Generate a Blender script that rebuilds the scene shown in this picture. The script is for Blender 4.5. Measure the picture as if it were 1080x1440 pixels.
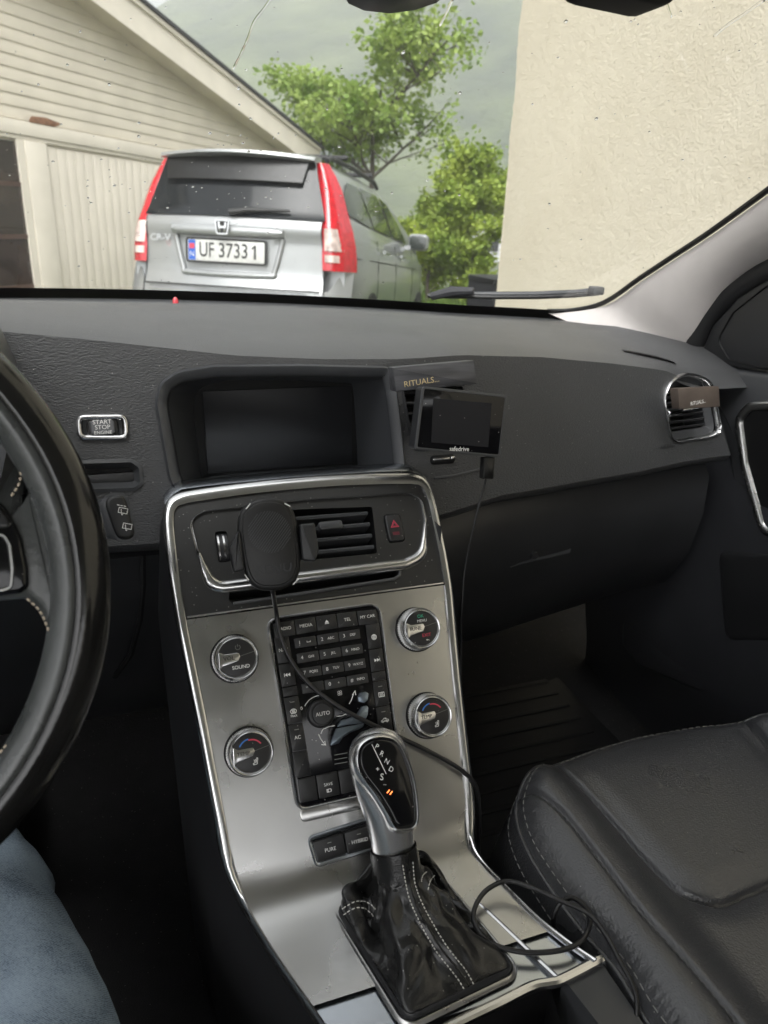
import bpy, bmesh, math, random
import numpy as np
from math import radians, sin, cos, pi
from mathutils import Vector, Matrix, noise as mnoise
from mathutils.geometry import delaunay_2d_cdt

random.seed(7)
for o in list(bpy.data.objects):
    bpy.data.objects.remove(o)
SC = bpy.context.scene
COL = SC.collection

# ------------------------------------------------------------------ camera
# car frame: X to the passenger side, Y forward, Z up, metres; phone held by the driver's right shoulder
FPX = 1045.0
CAM = np.array([-.16, 0., 1.15])
def _axes(yaw, pitch, roll):
    y, p, r = map(radians, (yaw, pitch, roll))
    fw = np.array([sin(y)*cos(p), cos(y)*cos(p), -sin(p)])
    rt0 = np.array([cos(y), -sin(y), 0.])
    up0 = np.cross(rt0, fw)
    return cos(r)*rt0+sin(r)*up0, cos(r)*up0-sin(r)*rt0, fw
RT, UP, FW = _axes(20.5, 22.0, 2.4)
cd = bpy.data.cameras.new('camera')
cam = bpy.data.objects.new('camera', cd)
COL.objects.link(cam)
m = Matrix.Identity(4)
for i in range(3):
    m[i][0], m[i][1], m[i][2], m[i][3] = RT[i], UP[i], -FW[i], CAM[i]
cam.matrix_world = m
cd.sensor_fit = 'VERTICAL'
cd.sensor_width = 27.
cd.sensor_height = 36.
cd.lens = FPX/1440*36
cd.clip_start = .02
cd.clip_end = 6000
cd.dof.use_dof = True
cd.dof.focus_distance = .74
cd.dof.aperture_fstop = 9.5
SC.camera = cam

# ------------------------------------------------------------------ sky, sun, exposure
W = bpy.data.worlds.new('World')
SC.world = W
W.use_nodes = True
wn, wl = W.node_tree.nodes, W.node_tree.links
wn.clear()
sky = wn.new('ShaderNodeTexSky')
sky.sky_type = 'NISHITA'
sky.sun_disc = False
sky.sun_elevation = radians(52)
sky.sun_rotation = radians(200)
sky.dust_density = 4.0
sky.air_density = 1.0
hs = wn.new('ShaderNodeHueSaturation')
hs.inputs['Saturation'].default_value = .12
bg = wn.new('ShaderNodeBackground')
bg.inputs['Strength'].default_value = .15
out = wn.new('ShaderNodeOutputWorld')
wl.new(sky.outputs[0], hs.inputs['Color'])
wl.new(hs.outputs[0], bg.inputs[0])
wl.new(bg.outputs[0], out.inputs[0])
sd = bpy.data.lights.new('sun', 'SUN')
sd.energy = .9
sd.angle = radians(40)
sd.color = (1, .985, .97)
sun = bpy.data.objects.new('sun', sd)
COL.objects.link(sun)
sun.rotation_euler = Vector((sin(radians(200))*cos(radians(52)), cos(radians(200))*cos(radians(52)), sin(radians(52)))).to_track_quat('Z', 'Y').to_euler()
SC.view_settings.view_transform = 'Standard'
SC.view_settings.look = 'None'
SC.view_settings.gamma = 1
SC.view_settings.exposure = 1.80
SC.cycles.use_denoising = True
SC.cycles.use_adaptive_sampling = False
SC.cycles.volume_bounces = 2
SC.cycles.max_bounces = 8
SC.cycles.transparent_max_bounces = 12
SC.cycles.sample_clamp_indirect = 8

# ------------------------------------------------------------------ picture -> place helpers
def ray(px, py):
    return (px-540)/FPX*RT-(py-720)/FPX*UP+FW
def on_plane(px, py, P0, n):
    d = ray(px, py)
    P0 = np.array(P0, float); n = np.array(n, float)
    return CAM+d*((P0-CAM)@n)/(d@n)
def atX(px, py, v): return on_plane(px, py, (v, 0, 0), (1, 0, 0))
def atY(px, py, v): return on_plane(px, py, (0, v, 0), (0, 1, 0))
def atZ(px, py, v): return on_plane(px, py, (0, 0, v), (0, 0, 1))
def on_surf(px, py, F, a=.25, b=3.0):
    d = ray(px, py)
    fa = F(CAM+a*d)
    for _ in range(60):
        c = (a+b)/2
        fc = F(CAM+c*d)
        if (fc > 0) == (fa > 0): a, fa = c, fc
        else: b = c
    return CAM+a*d

# ------------------------------------------------------------------ mesh helpers
class Fr:
    """a work plane: origin, right, up, normal"""
    def __init__(s, o, u, v):
        s.o = np.array(o, float)
        s.u = np.array(u, float); s.u /= np.linalg.norm(s.u)
        v = np.array(v, float); v = v-(v@s.u)*s.u
        s.v = v/np.linalg.norm(v)
        s.n = np.cross(s.u, s.v)
    def p(s, x, y, h=0.): return s.o+x*s.u+y*s.v+h*s.n
    def px(s, a, b, h=0.):
        P = on_plane(a, b, s.o+h*s.n, s.n)-s.o
        return np.array([P@s.u, P@s.v])
    def moved(s, x, y, h=0., rot=0.):
        c, t = cos(rot), sin(rot)
        return Fr(s.p(x, y, h), c*s.u+t*s.v, -t*s.u+c*s.v)

class MB:
    def __init__(s): s.v = []; s.f = []
    def add(s, vs, fs):
        k = len(s.v)
        s.v += [tuple(map(float, p)) for p in vs]
        s.f += [tuple(i+k for i in f) for f in fs]
        return s
    def box(s, F, x0, x1, y0, y1, h0, h1):
        P = [F.p(x, y, h) for h in (h0, h1) for y in (y0, y1) for x in (x0, x1)]
        return s.add(P, [(0, 2, 3, 1), (4, 5, 7, 6), (0, 1, 5, 4), (2, 6, 7, 3), (0, 4, 6, 2), (1, 3, 7, 5)])
    def loft(s, secs, close=False, cap0=False, cap1=False):
        n = len(secs[0]); fs = []
        for i in range(len(secs)-1):
            for j in range(n if close else n-1):
                a, b = i*n+j, i*n+(j+1) % n
                fs.append((a, b, b+n, a+n))
        if cap0: fs.append(tuple(reversed(range(n))))
        if cap1: fs.append(tuple(range((len(secs)-1)*n, len(secs)*n)))
        return s.add([p for q in secs for p in q], fs)
    def prism(s, F, ol, h0, h1, bev=0., seg=2, back=False):
        """outline raised from h0 to h1 with a rounded front edge"""
        rings = [[F.p(x, y, h0) for x, y in ol]]
        if bev > 0:
            for k in range(seg+1):
                a = k/seg*pi/2
                o2 = inset(ol, bev*(1-cos(a)))
                rings.append([F.p(x, y, h1-bev+bev*sin(a)) for x, y in o2])
        else:
            rings.append([F.p(x, y, h1) for x, y in ol])
        return s.loft(rings, True, back, True)
    def ring(s, F, ol, prof):
        """a profile (outward offset, height) swept round a closed outline"""
        secs = [[F.p(x, y, h) for x, y in inset(ol, -d)] for d, h in prof]
        return s.loft(secs+[secs[0]], True)
    def tube(s, pts, r, n=8, cap=True):
        P = [np.array(p, float) for p in pts]
        R = r if hasattr(r, '__len__') else [r]*len(P)
        secs = []
        t0 = P[1]-P[0]
        ref = np.array([0, 0, 1.]) if abs(t0[2]) < .9*np.linalg.norm(t0) else np.array([1., 0, 0])
        a = np.cross(t0, ref); a /= np.linalg.norm(a)
        for i in range(len(P)):
            t = P[min(i+1, len(P)-1)]-P[max(i-1, 0)]
            t /= (np.linalg.norm(t)+1e-12)
            a = a-(a@t)*t; a /= (np.linalg.norm(a)+1e-12)
            b = np.cross(t, a)
            secs.append([P[i]+R[i]*(cos(2*pi*k/n)*a+sin(2*pi*k/n)*b) for k in range(n)])
        return s.loft(secs, True, cap, cap)
    def build(s, name, mat, parent=None, smooth=35, **props):
        me = bpy.data.meshes.new(name)
        me.from_pydata(s.v, [], s.f)
        me.update()
        bm = bmesh.new(); bm.from_mesh(me)
        bmesh.ops.recalc_face_normals(bm, faces=bm.faces)
        bm.to_mesh(me); bm.free()
        if smooth:
            me.shade_smooth()
            me.set_sharp_from_angle(angle=radians(smooth))
        me.materials.append(mat)
        return link(name, me, parent, **props)

def link(name, me, parent=None, **props):
    o = bpy.data.objects.new(name, me)
    COL.objects.link(o)
    if parent is not None:
        o.parent = parent
        o.matrix_parent_inverse = Matrix.Translation(-wloc(parent))
    for k, v in props.items(): o[k] = v
    return o
def wloc(o):
    return Vector(o.get('_loc', (0, 0, 0)))
def thing(name, label, cat, loc, group=None):
    o = bpy.data.objects.new(name, None)
    COL.objects.link(o)
    o.location = [float(x) for x in loc]
    o['_loc'] = [float(x) for x in loc]
    o['label'] = label; o['category'] = cat
    if group: o['group'] = group
    o.empty_display_size = .05
    return o

def inset(ol, d):
    P = np.array(ol, float); n = len(P)
    a = P-np.roll(P, 1, 0); b = np.roll(P, -1, 0)-P
    def nn(e):
        l = np.linalg.norm(e, axis=1, keepdims=True)+1e-12
        return np.stack([-e[:, 1], e[:, 0]], 1)/l
    na, nb = nn(a), nn(b)
    s = na+nb
    l = (s*s).sum(1, keepdims=True)/2
    s = s/np.maximum(l, .35)
    area = .5*np.sum(P[:, 0]*np.roll(P[:, 1], -1)-P[:, 1]*np.roll(P[:, 0], -1))
    return P+s*d*(1 if area > 0 else -1)
def rpoly(pts, r, n=5):
    """polygon with rounded corners; r may be one value or one per corner"""
    pts = [np.array(p, float) for p in pts]; out = []
    for i, p in enumerate(pts):
        rr = r[i] if hasattr(r, '__len__') else r
        a = pts[i-1]-p; b = pts[(i+1) % len(pts)]-p
        la, lb = np.linalg.norm(a), np.linalg.norm(b)
        a /= la; b /= lb
        ang = math.acos(max(-1, min(1, a@b)))
        d = min(rr/math.tan(ang/2), la*.48, lb*.48)
        q0, q1 = p+a*d, p+b*d
        for k in range(n+1):
            t = k/n
            out.append((1-t)**2*q0+2*t*(1-t)*p+t*t*q1)
    return np.array(out)
def rrect(w, h, r, cx=0, cy=0, n=5):
    return rpoly([(cx-w/2, cy-h/2), (cx+w/2, cy-h/2), (cx+w/2, cy+h/2), (cx-w/2, cy+h/2)], r, n)
def circ(r, n=40, cx=0, cy=0):
    return np.array([(cx+r*cos(2*pi*k/n), cy+r*sin(2*pi*k/n)) for k in range(n)])
def spline(pts, n=8):
    P = [np.array(p, float) for p in pts]; out = []
    for i in range(len(P)-1):
        p0, p1, p2, p3 = P[max(i-1, 0)], P[i], P[i+1], P[min(i+2, len(P)-1)]
        for k in range(n):
            t = k/n
            out.append(.5*((2*p1)+(p2-p0)*t+(2*p0-5*p1+4*p2-p3)*t*t+(3*p1-p0-3*p2+p3)*t**3))
    out.append(P[-1])
    return out
def cspl(pts, n=4):
    P = [np.array(p, float) for p in pts]; out = []; k = len(P)
    for i in range(k):
        p0, p1, p2, p3 = P[i-1], P[i], P[(i+1) % k], P[(i+2) % k]
        for j in range(n):
            t = j/n
            out.append(.5*((2*p1)+(p2-p0)*t+(2*p0-5*p1+4*p2-p3)*t*t+(3*p1-p0-3*p2+p3)*t**3))
    return np.array(out)
def smooth(a, b, x):
    t = max(0., min(1., (x-a)/(b-a)))
    return t*t*(3-2*t)
def densify(ol, step):
    out = []
    for i in range(len(ol)):
        a, b = np.array(ol[i]), np.array(ol[(i+1) % len(ol)])
        n = max(1, int(np.linalg.norm(b-a)/step))
        out += [a+(b-a)*k/n for k in range(n)]
    return np.array(out)
def inside(ol, x, y):
    r = False; n = len(ol)
    for i in range(n):
        x0, y0 = ol[i]; x1, y1 = ol[(i+1) % n]
        if (y0 > y) != (y1 > y) and x < (x1-x0)*(y-y0)/(y1-y0)+x0: r = not r
    return r
def panel(ol, holes, fn, step):
    """sheet with openings, its points laid on a curved surface by fn(x, y)"""
    ol = densify(ol, step)
    holes = [densify(h, step) for h in holes]
    pts = []; edges = []
    for loop in [ol]+holes:
        k = len(pts); n = len(loop)
        pts += [Vector(p) for p in loop]
        edges += [(k+i, k+(i+1) % n) for i in range(n)]
    (x0, y0), (x1, y1) = ol.min(0), ol.max(0)
    nx, ny = int((x1-x0)/step), int((y1-y0)/step)
    L = [np.array(l) for l in [ol]+holes]
    allp = np.concatenate(L)
    for i in range(1, nx):
        for j in range(1, ny):
            x, y = x0+(x1-x0)*i/nx, y0+(y1-y0)*j/ny
            if not inside(ol, x, y) or any(inside(h, x, y) for h in holes): continue
            if ((allp-(x, y))**2).sum(1).min() < (step*.45)**2: continue
            pts.append(Vector((x, y)))
    v, e, f, *_ = delaunay_2d_cdt(pts, edges, [], 1, 1e-7)
    keep = []
    for t in f:
        cx = sum(v[i][0] for i in t)/len(t); cy = sum(v[i][1] for i in t)/len(t)
        if inside(ol, cx, cy) and not any(inside(h, cx, cy) for h in holes): keep.append(tuple(t))
    mb = MB()
    mb.add([fn(p[0], p[1]) for p in v], keep)
    return mb

# ------------------------------------------------------------------ materials
def new_mat(name):
    mt = bpy.data.materials.new(name)
    mt.use_nodes = True
    return mt, mt.node_tree.nodes, mt.node_tree.links, mt.node_tree.nodes['Principled BSDF']
def lin(c):
    return tuple(((x/255)/12.92 if x/255 <= .04045 else (((x/255)+.055)/1.055)**2.4) for x in c)+(1,)
def M(name, col, rough=.5, metal=0., spec=.5, coat=0., coat_rough=.05, var=None, bump=None, dust=0., aniso=0., rvar=0., sheen=0., emit=None):
    """var=(scale, amount[, stretch]); bump=(kind, scale, strength, distance, stretch)"""
    mt, N, L, P = new_mat(name)
    P.inputs['Base Color'].default_value = tuple(col[:3])+(1,)
    P.inputs['Roughness'].default_value = rough
    P.inputs['Metallic'].default_value = metal
    P.inputs['Specular IOR Level'].default_value = spec
    P.inputs['Coat Weight'].default_value = coat
    P.inputs['Coat Roughness'].default_value = coat_rough
    if aniso:
        P.inputs['Anisotropic'].default_value = aniso
    if sheen:
        P.inputs['Sheen Weight'].default_value = sheen
        P.inputs['Sheen Roughness'].default_value = .4
    if emit:
        P.inputs['Emission Color'].default_value = tuple(emit[0])+(1,)
        P.inputs['Emission Strength'].default_value = emit[1]
    tc = N.new('ShaderNodeTexCoord')
    def mapped(st):
        mp = N.new('ShaderNodeMapping')
        mp.inputs['Scale'].default_value = st
        L.new(tc.outputs['Object'], mp.inputs['Vector'])
        return mp.outputs[0]
    colsock = None
    if var:
        nz = N.new('ShaderNodeTexNoise')
        nz.inputs['Scale'].default_value = var[0]
        nz.inputs['Detail'].default_value = 6
        L.new(mapped(var[2] if len(var) > 2 else (1, 1, 1)), nz.inputs['Vector'])
        mr = N.new('ShaderNodeMapRange')
        mr.inputs['From Min'].default_value = .1; mr.inputs['From Max'].default_value = .9
        mr.inputs['To Min'].default_value = max(.05, 1-2*var[1]); mr.inputs['To Max'].default_value = 1+2*var[1]
        L.new(nz.outputs['Fac'], mr.inputs['Value'])
        mx = N.new('ShaderNodeVectorMath'); mx.operation = 'SCALE'
        mx.inputs[0].default_value = col[:3]
        L.new(mr.outputs[0], mx.inputs['Scale'])
        colsock = mx.outputs[0]
        if rvar:
            mr2 = N.new('ShaderNodeMapRange')
            mr2.inputs['From Min'].default_value = .1; mr2.inputs['From Max'].default_value = .9
            mr2.inputs['To Min'].default_value = max(.02, rough-2*rvar); mr2.inputs['To Max'].default_value = rough+2*rvar
            L.new(nz.outputs['Fac'], mr2.inputs['Value'])
            L.new(mr2.outputs[0], P.inputs['Roughness'])
    if dust:
        # settled specks and lint
        vz = N.new('ShaderNodeTexVoronoi')
        vz.inputs['Scale'].default_value = 260
        L.new(tc.outputs['Object'], vz.inputs['Vector'])
        lt = N.new('ShaderNodeMath'); lt.operation = 'LESS_THAN'
        lt.inputs[1].default_value = .13
        L.new(vz.outputs['Distance'], lt.inputs[0])
        sep = N.new('ShaderNodeSeparateColor')
        L.new(vz.outputs['Color'], sep.inputs[0])
        gt = N.new('ShaderNodeMath'); gt.operation = 'GREATER_THAN'
        gt.inputs[1].default_value = 1-.35*dust
        L.new(sep.outputs[0], gt.inputs[0])
        mu = N.new('ShaderNodeMath'); mu.operation = 'MULTIPLY'
        L.new(lt.outputs[0], mu.inputs[0]); L.new(gt.outputs[0], mu.inputs[1])
        m2 = N.new('ShaderNodeMath'); m2.operation = 'MULTIPLY'
        m2.inputs[1].default_value = .55
        L.new(mu.outputs[0], m2.inputs[0])
        mix = N.new('ShaderNodeMix'); mix.data_type = 'RGBA'
        L.new(m2.outputs[0], mix.inputs['Factor'])
        if colsock: L.new(colsock, mix.inputs[6])
        else: mix.inputs[6].default_value = tuple(col[:3])+(1,)
        mix.inputs[7].default_value = (.42, .41, .39, 1)
        colsock = mix.outputs[2]
    if colsock: L.new(colsock, P.inputs['Base Color'])
    if bump:
        kind, sc, st, dist = bump[:4]
        stretch = bump[4] if len(bump) > 4 else (1, 1, 1)
        if kind == 'voronoi':
            t = N.new('ShaderNodeTexVoronoi'); t.feature = 'SMOOTH_F1'
            o_ = 'Distance'
        else:
            t = N.new('ShaderNodeTexNoise'); t.inputs['Detail'].default_value = 3
            o_ = 'Fac'
        t.inputs['Scale'].default_value = sc
        L.new(mapped(stretch), t.inputs['Vector'])
        b = N.new('ShaderNodeBump')
        b.inputs['Strength'].default_value = st
        b.inputs['Distance'].default_value = dist
        L.new(t.outputs[o_], b.inputs['Height'])
        L.new(b.outputs[0], P.inputs['Normal'])
        if coat: L.new(b.outputs[0], P.inputs['Coat Normal'])
    return mt
def glass_mat(name, tint, f0=.04, rough=.0, body=None):
    """thin pane: lets light straight through, mirrors a little"""
    mt, N, L, P = new_mat(name)
    N.remove(P)
    tr = N.new('ShaderNodeBsdfTransparent'); tr.inputs[0].default_value = tuple(tint)+(1,)
    gl = N.new('ShaderNodeBsdfGlossy'); gl.inputs['Roughness'].default_value = rough
    lw = N.new('ShaderNodeLayerWeight'); lw.inputs['Blend'].default_value = .5
    pw = N.new('ShaderNodeMath'); pw.operation = 'POWER'; pw.inputs[1].default_value = 5
    L.new(lw.outputs['Facing'], pw.inputs[0])
    fr = N.new('ShaderNodeMath'); fr.operation = 'MULTIPLY_ADD'; fr.inputs[1].default_value = 1-f0; fr.inputs[2].default_value = f0
    L.new(pw.outputs[0], fr.inputs[0])
    mx = N.new('ShaderNodeMixShader')
    L.new(fr.outputs[0], mx.inputs[0]); L.new(tr.outputs[0], mx.inputs[1]); L.new(gl.outputs[0], mx.inputs[2])
    L.new(mx.outputs[0], N['Material Output'].inputs[0])
    return mt

GR = (1, 1, 1)
MAT = dict(
    pad=M('dash_pad', (.074, .075, .077), .50, var=(9, .18), rvar=.06, bump=('noise', 700, .8, .0008), dust=.35),
    face=M('dash_grain', (.050, .051, .053), .44, bump=('noise', 820, 1., .0011, (.42, 1, 1)), dust=.25, var=(7, .12)),
    plastic=M('black_plastic', (.019, .0195, .021), .42, bump=('noise', 1500, .2, .0004), var=(12, .15)),
    rimgrey=M('grey_plastic', (.050, .052, .056), .42, bump=('noise', 1500, .2, .0004)),
    speckle=M('speckled_panel', (.013, .013, .013), .42, dust=1.0, bump=('noise', 1800, .25, .0004), var=(20, .2)),
    dark=M('dark_plastic', (.0045, .0045, .005), .6, spec=.3),
    carpet=M('carpet', (.0075, .0075, .0082), .95, bump=('noise', 700, 1, .004), dust=.3, var=(30, .3)),
    under=M('underdash', (.013, .0135, .0155), .55, var=(6, .2)),
    piano=M('piano_black', (.005, .005, .006), .08, spec=.32, dust=.5),
    alu=M('brushed_aluminium', (.46, .458, .45), .29, metal=1., aniso=.4, var=(16, .06), rvar=.06, dust=.35),
    satin=M('satin_chrome', (.60, .60, .60), .22, metal=1., var=(40, .02), rvar=.015),
    silk=M('silk_silver', (.88, .88, .88), .27, metal=1., var=(30, .04)),
    chrome=M('chrome', (.72, .73, .74), .07, metal=1.),
    gloss=M('dark_gloss_trim', (.46, .49, .53), .24, metal=1., dust=1.0),
    key=M('key_black', (.013, .013, .0135), .42, bump=('noise', 2500, .15, .0002), dust=.35),
    numkey=M('key_grey', (.022, .022, .023), .40, dust=.25),
    ink=M('white_print', (.80, .80, .78), .5),
    inkdim=M('dim_print', (.22, .22, .21), .5),
    inkdark=M('engraved_print', (.03, .028, .028), .5),
    red=M('red_print', (.55, .045, .09), .45),
    blue=M('blue_print', (.035, .16, .50), .45),
    green=M('green_print', (.04, .42, .26), .45),
    gold=M('gold_print', (.62, .50, .27), .35, metal=.6),
    orange=M('orange_lamp', (.7, .12, .03), .5, emit=((1, .2, .05), 1.2)),
    screen=M('screen_glass', (.010, .0105, .012), .36, coat=.0, spec=.22),
    bezelblk=M('bezel_black', (.005, .005, .005), .5, spec=.2),
    devscreen=M('device_screen', (.015, .0155, .019), .25, spec=.12, dust=.4),
    leather=M('seat_leather', (.050, .051, .055), .29, spec=.7, bump=('voronoi', 600, .45, .0008), var=(10, .06), rvar=.02, dust=.12),
    leatherwheel=M('wheel_leather', (.010, .0098, .0095), .17, bump=('noise', 260, .12, .0006), var=(25, .25), rvar=.08),
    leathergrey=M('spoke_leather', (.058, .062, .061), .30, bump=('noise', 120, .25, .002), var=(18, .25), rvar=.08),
    bootleather=M('boot_leather', (.013, .013, .013), .28, bump=('voronoi', 900, .25, .0006), dust=.45, var=(20, .2), rvar=.08),
    thread=M('white_thread', (.60, .59, .55), .8),
    tanthread=M('tan_thread', (.48, .40, .30), .8),
    darkthread=M('dark_thread', (.03, .03, .03), .7),
    rubber=M('cable_rubber', (.012, .012, .013), .38),
    mount=M('mount_rubber', (.006, .006, .006), .45, bump=('noise', 1200, .2, .0004)),
    denim=None,
    capgrey=M('button_grey', (.12, .122, .13), .4),
    doorplastic=M('door_plastic', (.036, .037, .042), .40, bump=('noise', 1500, .2, .0004), var=(8, .15)),
    pillar=M('pillar_cloth', (.60, .56, .54), .9, var=(18, .05), bump=('noise', 900, .25, .0006), sheen=.2),
    liner=M('headliner', (.70, .70, .69), .95),
    seal=M('door_seal', (.010, .010, .011), .6),
    wood=M('black_wood', (.055, .055, .060), .55, var=(60, .5, (.25, 3, 3)), bump=('noise', 260, .6, .001, (.05, 1, 1))),
    brownbox=M('brown_card', (.085, .066, .055), .5, var=(40, .2)),
    frit=M('black_frit', (.004, .004, .004), .35),
    bonnet=M('car_paint_dark', (.03, .032, .036), .25, coat=1.),
    redlens=M('red_lens', (.50, .010, .020), .15, coat=.8, var=(30, .25)),
    clearlens=M('clear_lens', (.58, .47, .43), .18, coat=.7, var=(22, .35)),
    silver=M('silver_paint', (.36, .37, .375), .34, metal=.45, coat=.8, var=(3, .05)),
    blackglass=M('tinted_glass', (.014, .016, .018), .08, spec=.28),
    sideglass=M('side_glass', (.05, .06, .055), .05, spec=.7),
    blacktrim=M('black_trim', (.012, .012, .012), .5),
    plate=M('plate_white', (.62, .62, .60), .45, var=(40, .1)),
    platetext=M('plate_text', (.03, .03, .03), .5),
    tyre=M('tyre', (.012, .012, .012), .8),
    siding=M('cream_siding', (.64, .585, .485), .72, var=(2.2, .07), bump=('noise', 60, .3, .002, (.2, .2, 1))),
    cream=M('cream_trim', (.65, .60, .51), .65, var=(3, .06)),
    doorpaint=M('cream_door', (.62, .57, .485), .6, var=(2, .05)),
    scuff=M('bare_wood', (.20, .10, .055), .85, var=(30, .35)),
    roof=M('roof_felt', (.045, .045, .047), .9, var=(12, .3)),
    windowdark=M('garage_window', (.030, .020, .016), .12, coat=.5, var=(2.5, .5)),
    white=M('white_board', (.55, .55, .56), .7),
    bark=M('bark', (.10, .085, .07), .9, var=(20, .3)),
    binmat=M('dark_bin', (.03, .03, .034), .6),
)
# ================================================================== OUTSIDE
def stucco_mat():
    mt, N, L, P = new_mat('stucco')
    tc = N.new('ShaderNodeTexCoord')
    n1 = N.new('ShaderNodeTexNoise'); n1.inputs['Scale'].default_value = 1.6; n1.inputs['Detail'].default_value = 5
    n2 = N.new('ShaderNodeTexNoise'); n2.inputs['Scale'].default_value = 110; n2.inputs['Detail'].default_value = 8; n2.inputs['Roughness'].default_value = .6
    n3 = N.new('ShaderNodeTexVoronoi'); n3.inputs['Scale'].default_value = 30; n3.feature = 'SMOOTH_F1'
    for n in (n1, n2, n3): L.new(tc.outputs['Object'], n.inputs['Vector'])
    cr = N.new('ShaderNodeValToRGB')
    cr.color_ramp.elements[0].position = .25; cr.color_ramp.elements[0].color = (.65, .585, .46, 1)
    cr.color_ramp.elements[1].position = .7; cr.color_ramp.elements[1].color = (.73, .67, .545, 1)
    L.new(n1.outputs['Fac'], cr.inputs[0])
    L.new(cr.outputs[0], P.inputs['Base Color'])
    P.inputs['Roughness'].default_value = .9
    ad = N.new('ShaderNodeMath'); ad.operation = 'MULTIPLY_ADD'
    ad.inputs[1].default_value = .5
    L.new(n3.outputs['Distance'], ad.inputs[0]); L.new(n2.outputs['Fac'], ad.inputs[2])
    b = N.new('ShaderNodeBump'); b.inputs['Strength'].default_value = .55; b.inputs['Distance'].default_value = .008
    L.new(ad.outputs[0], b.inputs['Height']); L.new(b.outputs[0], P.inputs['Normal'])
    return mt
def ramp_mat(name, scale, c0, c1, rough=.9, bump=0., bscale=20, detail=8, translucent=0.):
    mt, N, L, P = new_mat(name)
    tc = N.new('ShaderNodeTexCoord')
    n1 = N.new('ShaderNodeTexNoise'); n1.inputs['Scale'].default_value = scale; n1.inputs['Detail'].default_value = detail
    L.new(tc.outputs['Object'], n1.inputs['Vector'])
    cr = N.new('ShaderNodeValToRGB')
    cr.color_ramp.elements[0].position = .36; cr.color_ramp.elements[0].color = tuple(c0)+(1,)
    cr.color_ramp.elements[1].position = .64; cr.color_ramp.elements[1].color = tuple(c1)+(1,)
    L.new(n1.outputs['Fac'], cr.inputs[0]); L.new(cr.outputs[0], P.inputs['Base Color'])
    P.inputs['Roughness'].default_value = rough
    if bump:
        n2 = N.new('ShaderNodeTexNoise'); n2.inputs['Scale'].default_value = bscale; n2.inputs['Detail'].default_value = 6
        L.new(tc.outputs['Object'], n2.inputs['Vector'])
        b = N.new('ShaderNodeBump'); b.inputs['Strength'].default_value = .8; b.inputs['Distance'].default_value = bump
        L.new(n2.outputs['Fac'], b.inputs['Height']); L.new(b.outputs[0], P.inputs['Normal'])
    if translucent:
        tl = N.new('ShaderNodeBsdfTranslucent')
        L.new(cr.outputs[0], tl.inputs[0])
        mx = N.new('ShaderNodeMixShader'); mx.inputs[0].default_value = translucent
        L.new(P.outputs[0], mx.inputs[1]); L.new(tl.outputs[0], mx.inputs[2])
        L.new(mx.outputs[0], N['Material Output'].inputs[0])
    return mt
MAT['stucco'] = stucco_mat()
MAT['ground'] = ramp_mat('gravel_and_grass', .5, (.07, .10, .03), (.20, .19, .165), bump=.03)
MAT['grassblade'] = ramp_mat('grass_blade', 2., (.075, .14, .025), (.16, .24, .05), translucent=.3)
MAT['hill'] = ramp_mat('hill_wood', .030, (.016, .040, .012), (.135, .170, .060), bump=3.5, bscale=.14)
MAT['leaf'] = ramp_mat('spring_leaf', 1.3, (.17, .27, .045), (.36, .45, .12), rough=.55, translucent=.35)
MAT['leafdark'] = ramp_mat('bush_leaf', 1.6, (.16, .25, .028), (.36, .44, .065), rough=.6, translucent=.3)

# ground: the yard falls gently away in front of the car
def gz(x, y):
    r = math.hypot(x, y)
    z = -.10*smooth(2.5, 7, y)-.045*max(0, min(y, 40)-6)
    z += .05*mnoise.noise((x*.2, y*.2, 0))*smooth(4, 10, r)
    return z
xs = [-400, -150, -60, -30]+[-20+i for i in range(51)]+[45, 80, 200, 500]
ys = [-60, -25, -10]+[-6+i*.8 for i in range(60)]+[50, 70, 100, 160, 260, 420]
mb = MB()
mb.loft([[(x, y, gz(x, y)) for x in xs] for y in ys])
mb.build('ground', MAT['ground'], kind='structure')
# hillside behind, rising to the right and out of the picture
def hz(az, t):
    r = 115+t*430
    hgt = (34+170*smooth(-25, 42, az))*smooth(0, 1, t)*(1+.10*mnoise.noise((az*.07, t*3, 4)))
    hgt += 5*mnoise.noise((az*.25, t*14, 2))*t+2.2*mnoise.noise((az*.9, t*40, 7))*t
    a = radians(az)
    return (r*sin(a), r*cos(a), -3+hgt)
mb = MB()
mb.loft([[hz(-75+i*1.1, t/70) for i in range(165)] for t in range(71)])
mb.build('hillside', MAT['hill'], kind='structure')

# ---- grass tufts along the yard edge (seen between the parked car and the stucco house)
mb = MB()
for _ in range(5200):
    y = random.uniform(6.5, 17); x = random.uniform(.30, .62)*y+random.uniform(-.4, .4)
    z = gz(x, y)-.01; h = random.uniform(.10, .34); a = random.uniform(0, 2*pi); w = .008
    dx, dy = cos(a), sin(a); b = random.uniform(.02, .14)
    mb.add([(x-dx*w, y-dy*w, z), (x+dx*w, y+dy*w, z), (x-dy*b*.4+dx*w*.6, y+dx*b*.4+dy*w*.6, z+h*.6), (x-dy*b, y+dx*b, z+h)], [(0, 1, 2), (0, 2, 3)])
mb.build('grass', MAT['grassblade'], smooth=0, kind='stuff', label='tall green grass growing behind the parked silver car', category='grass')

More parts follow.
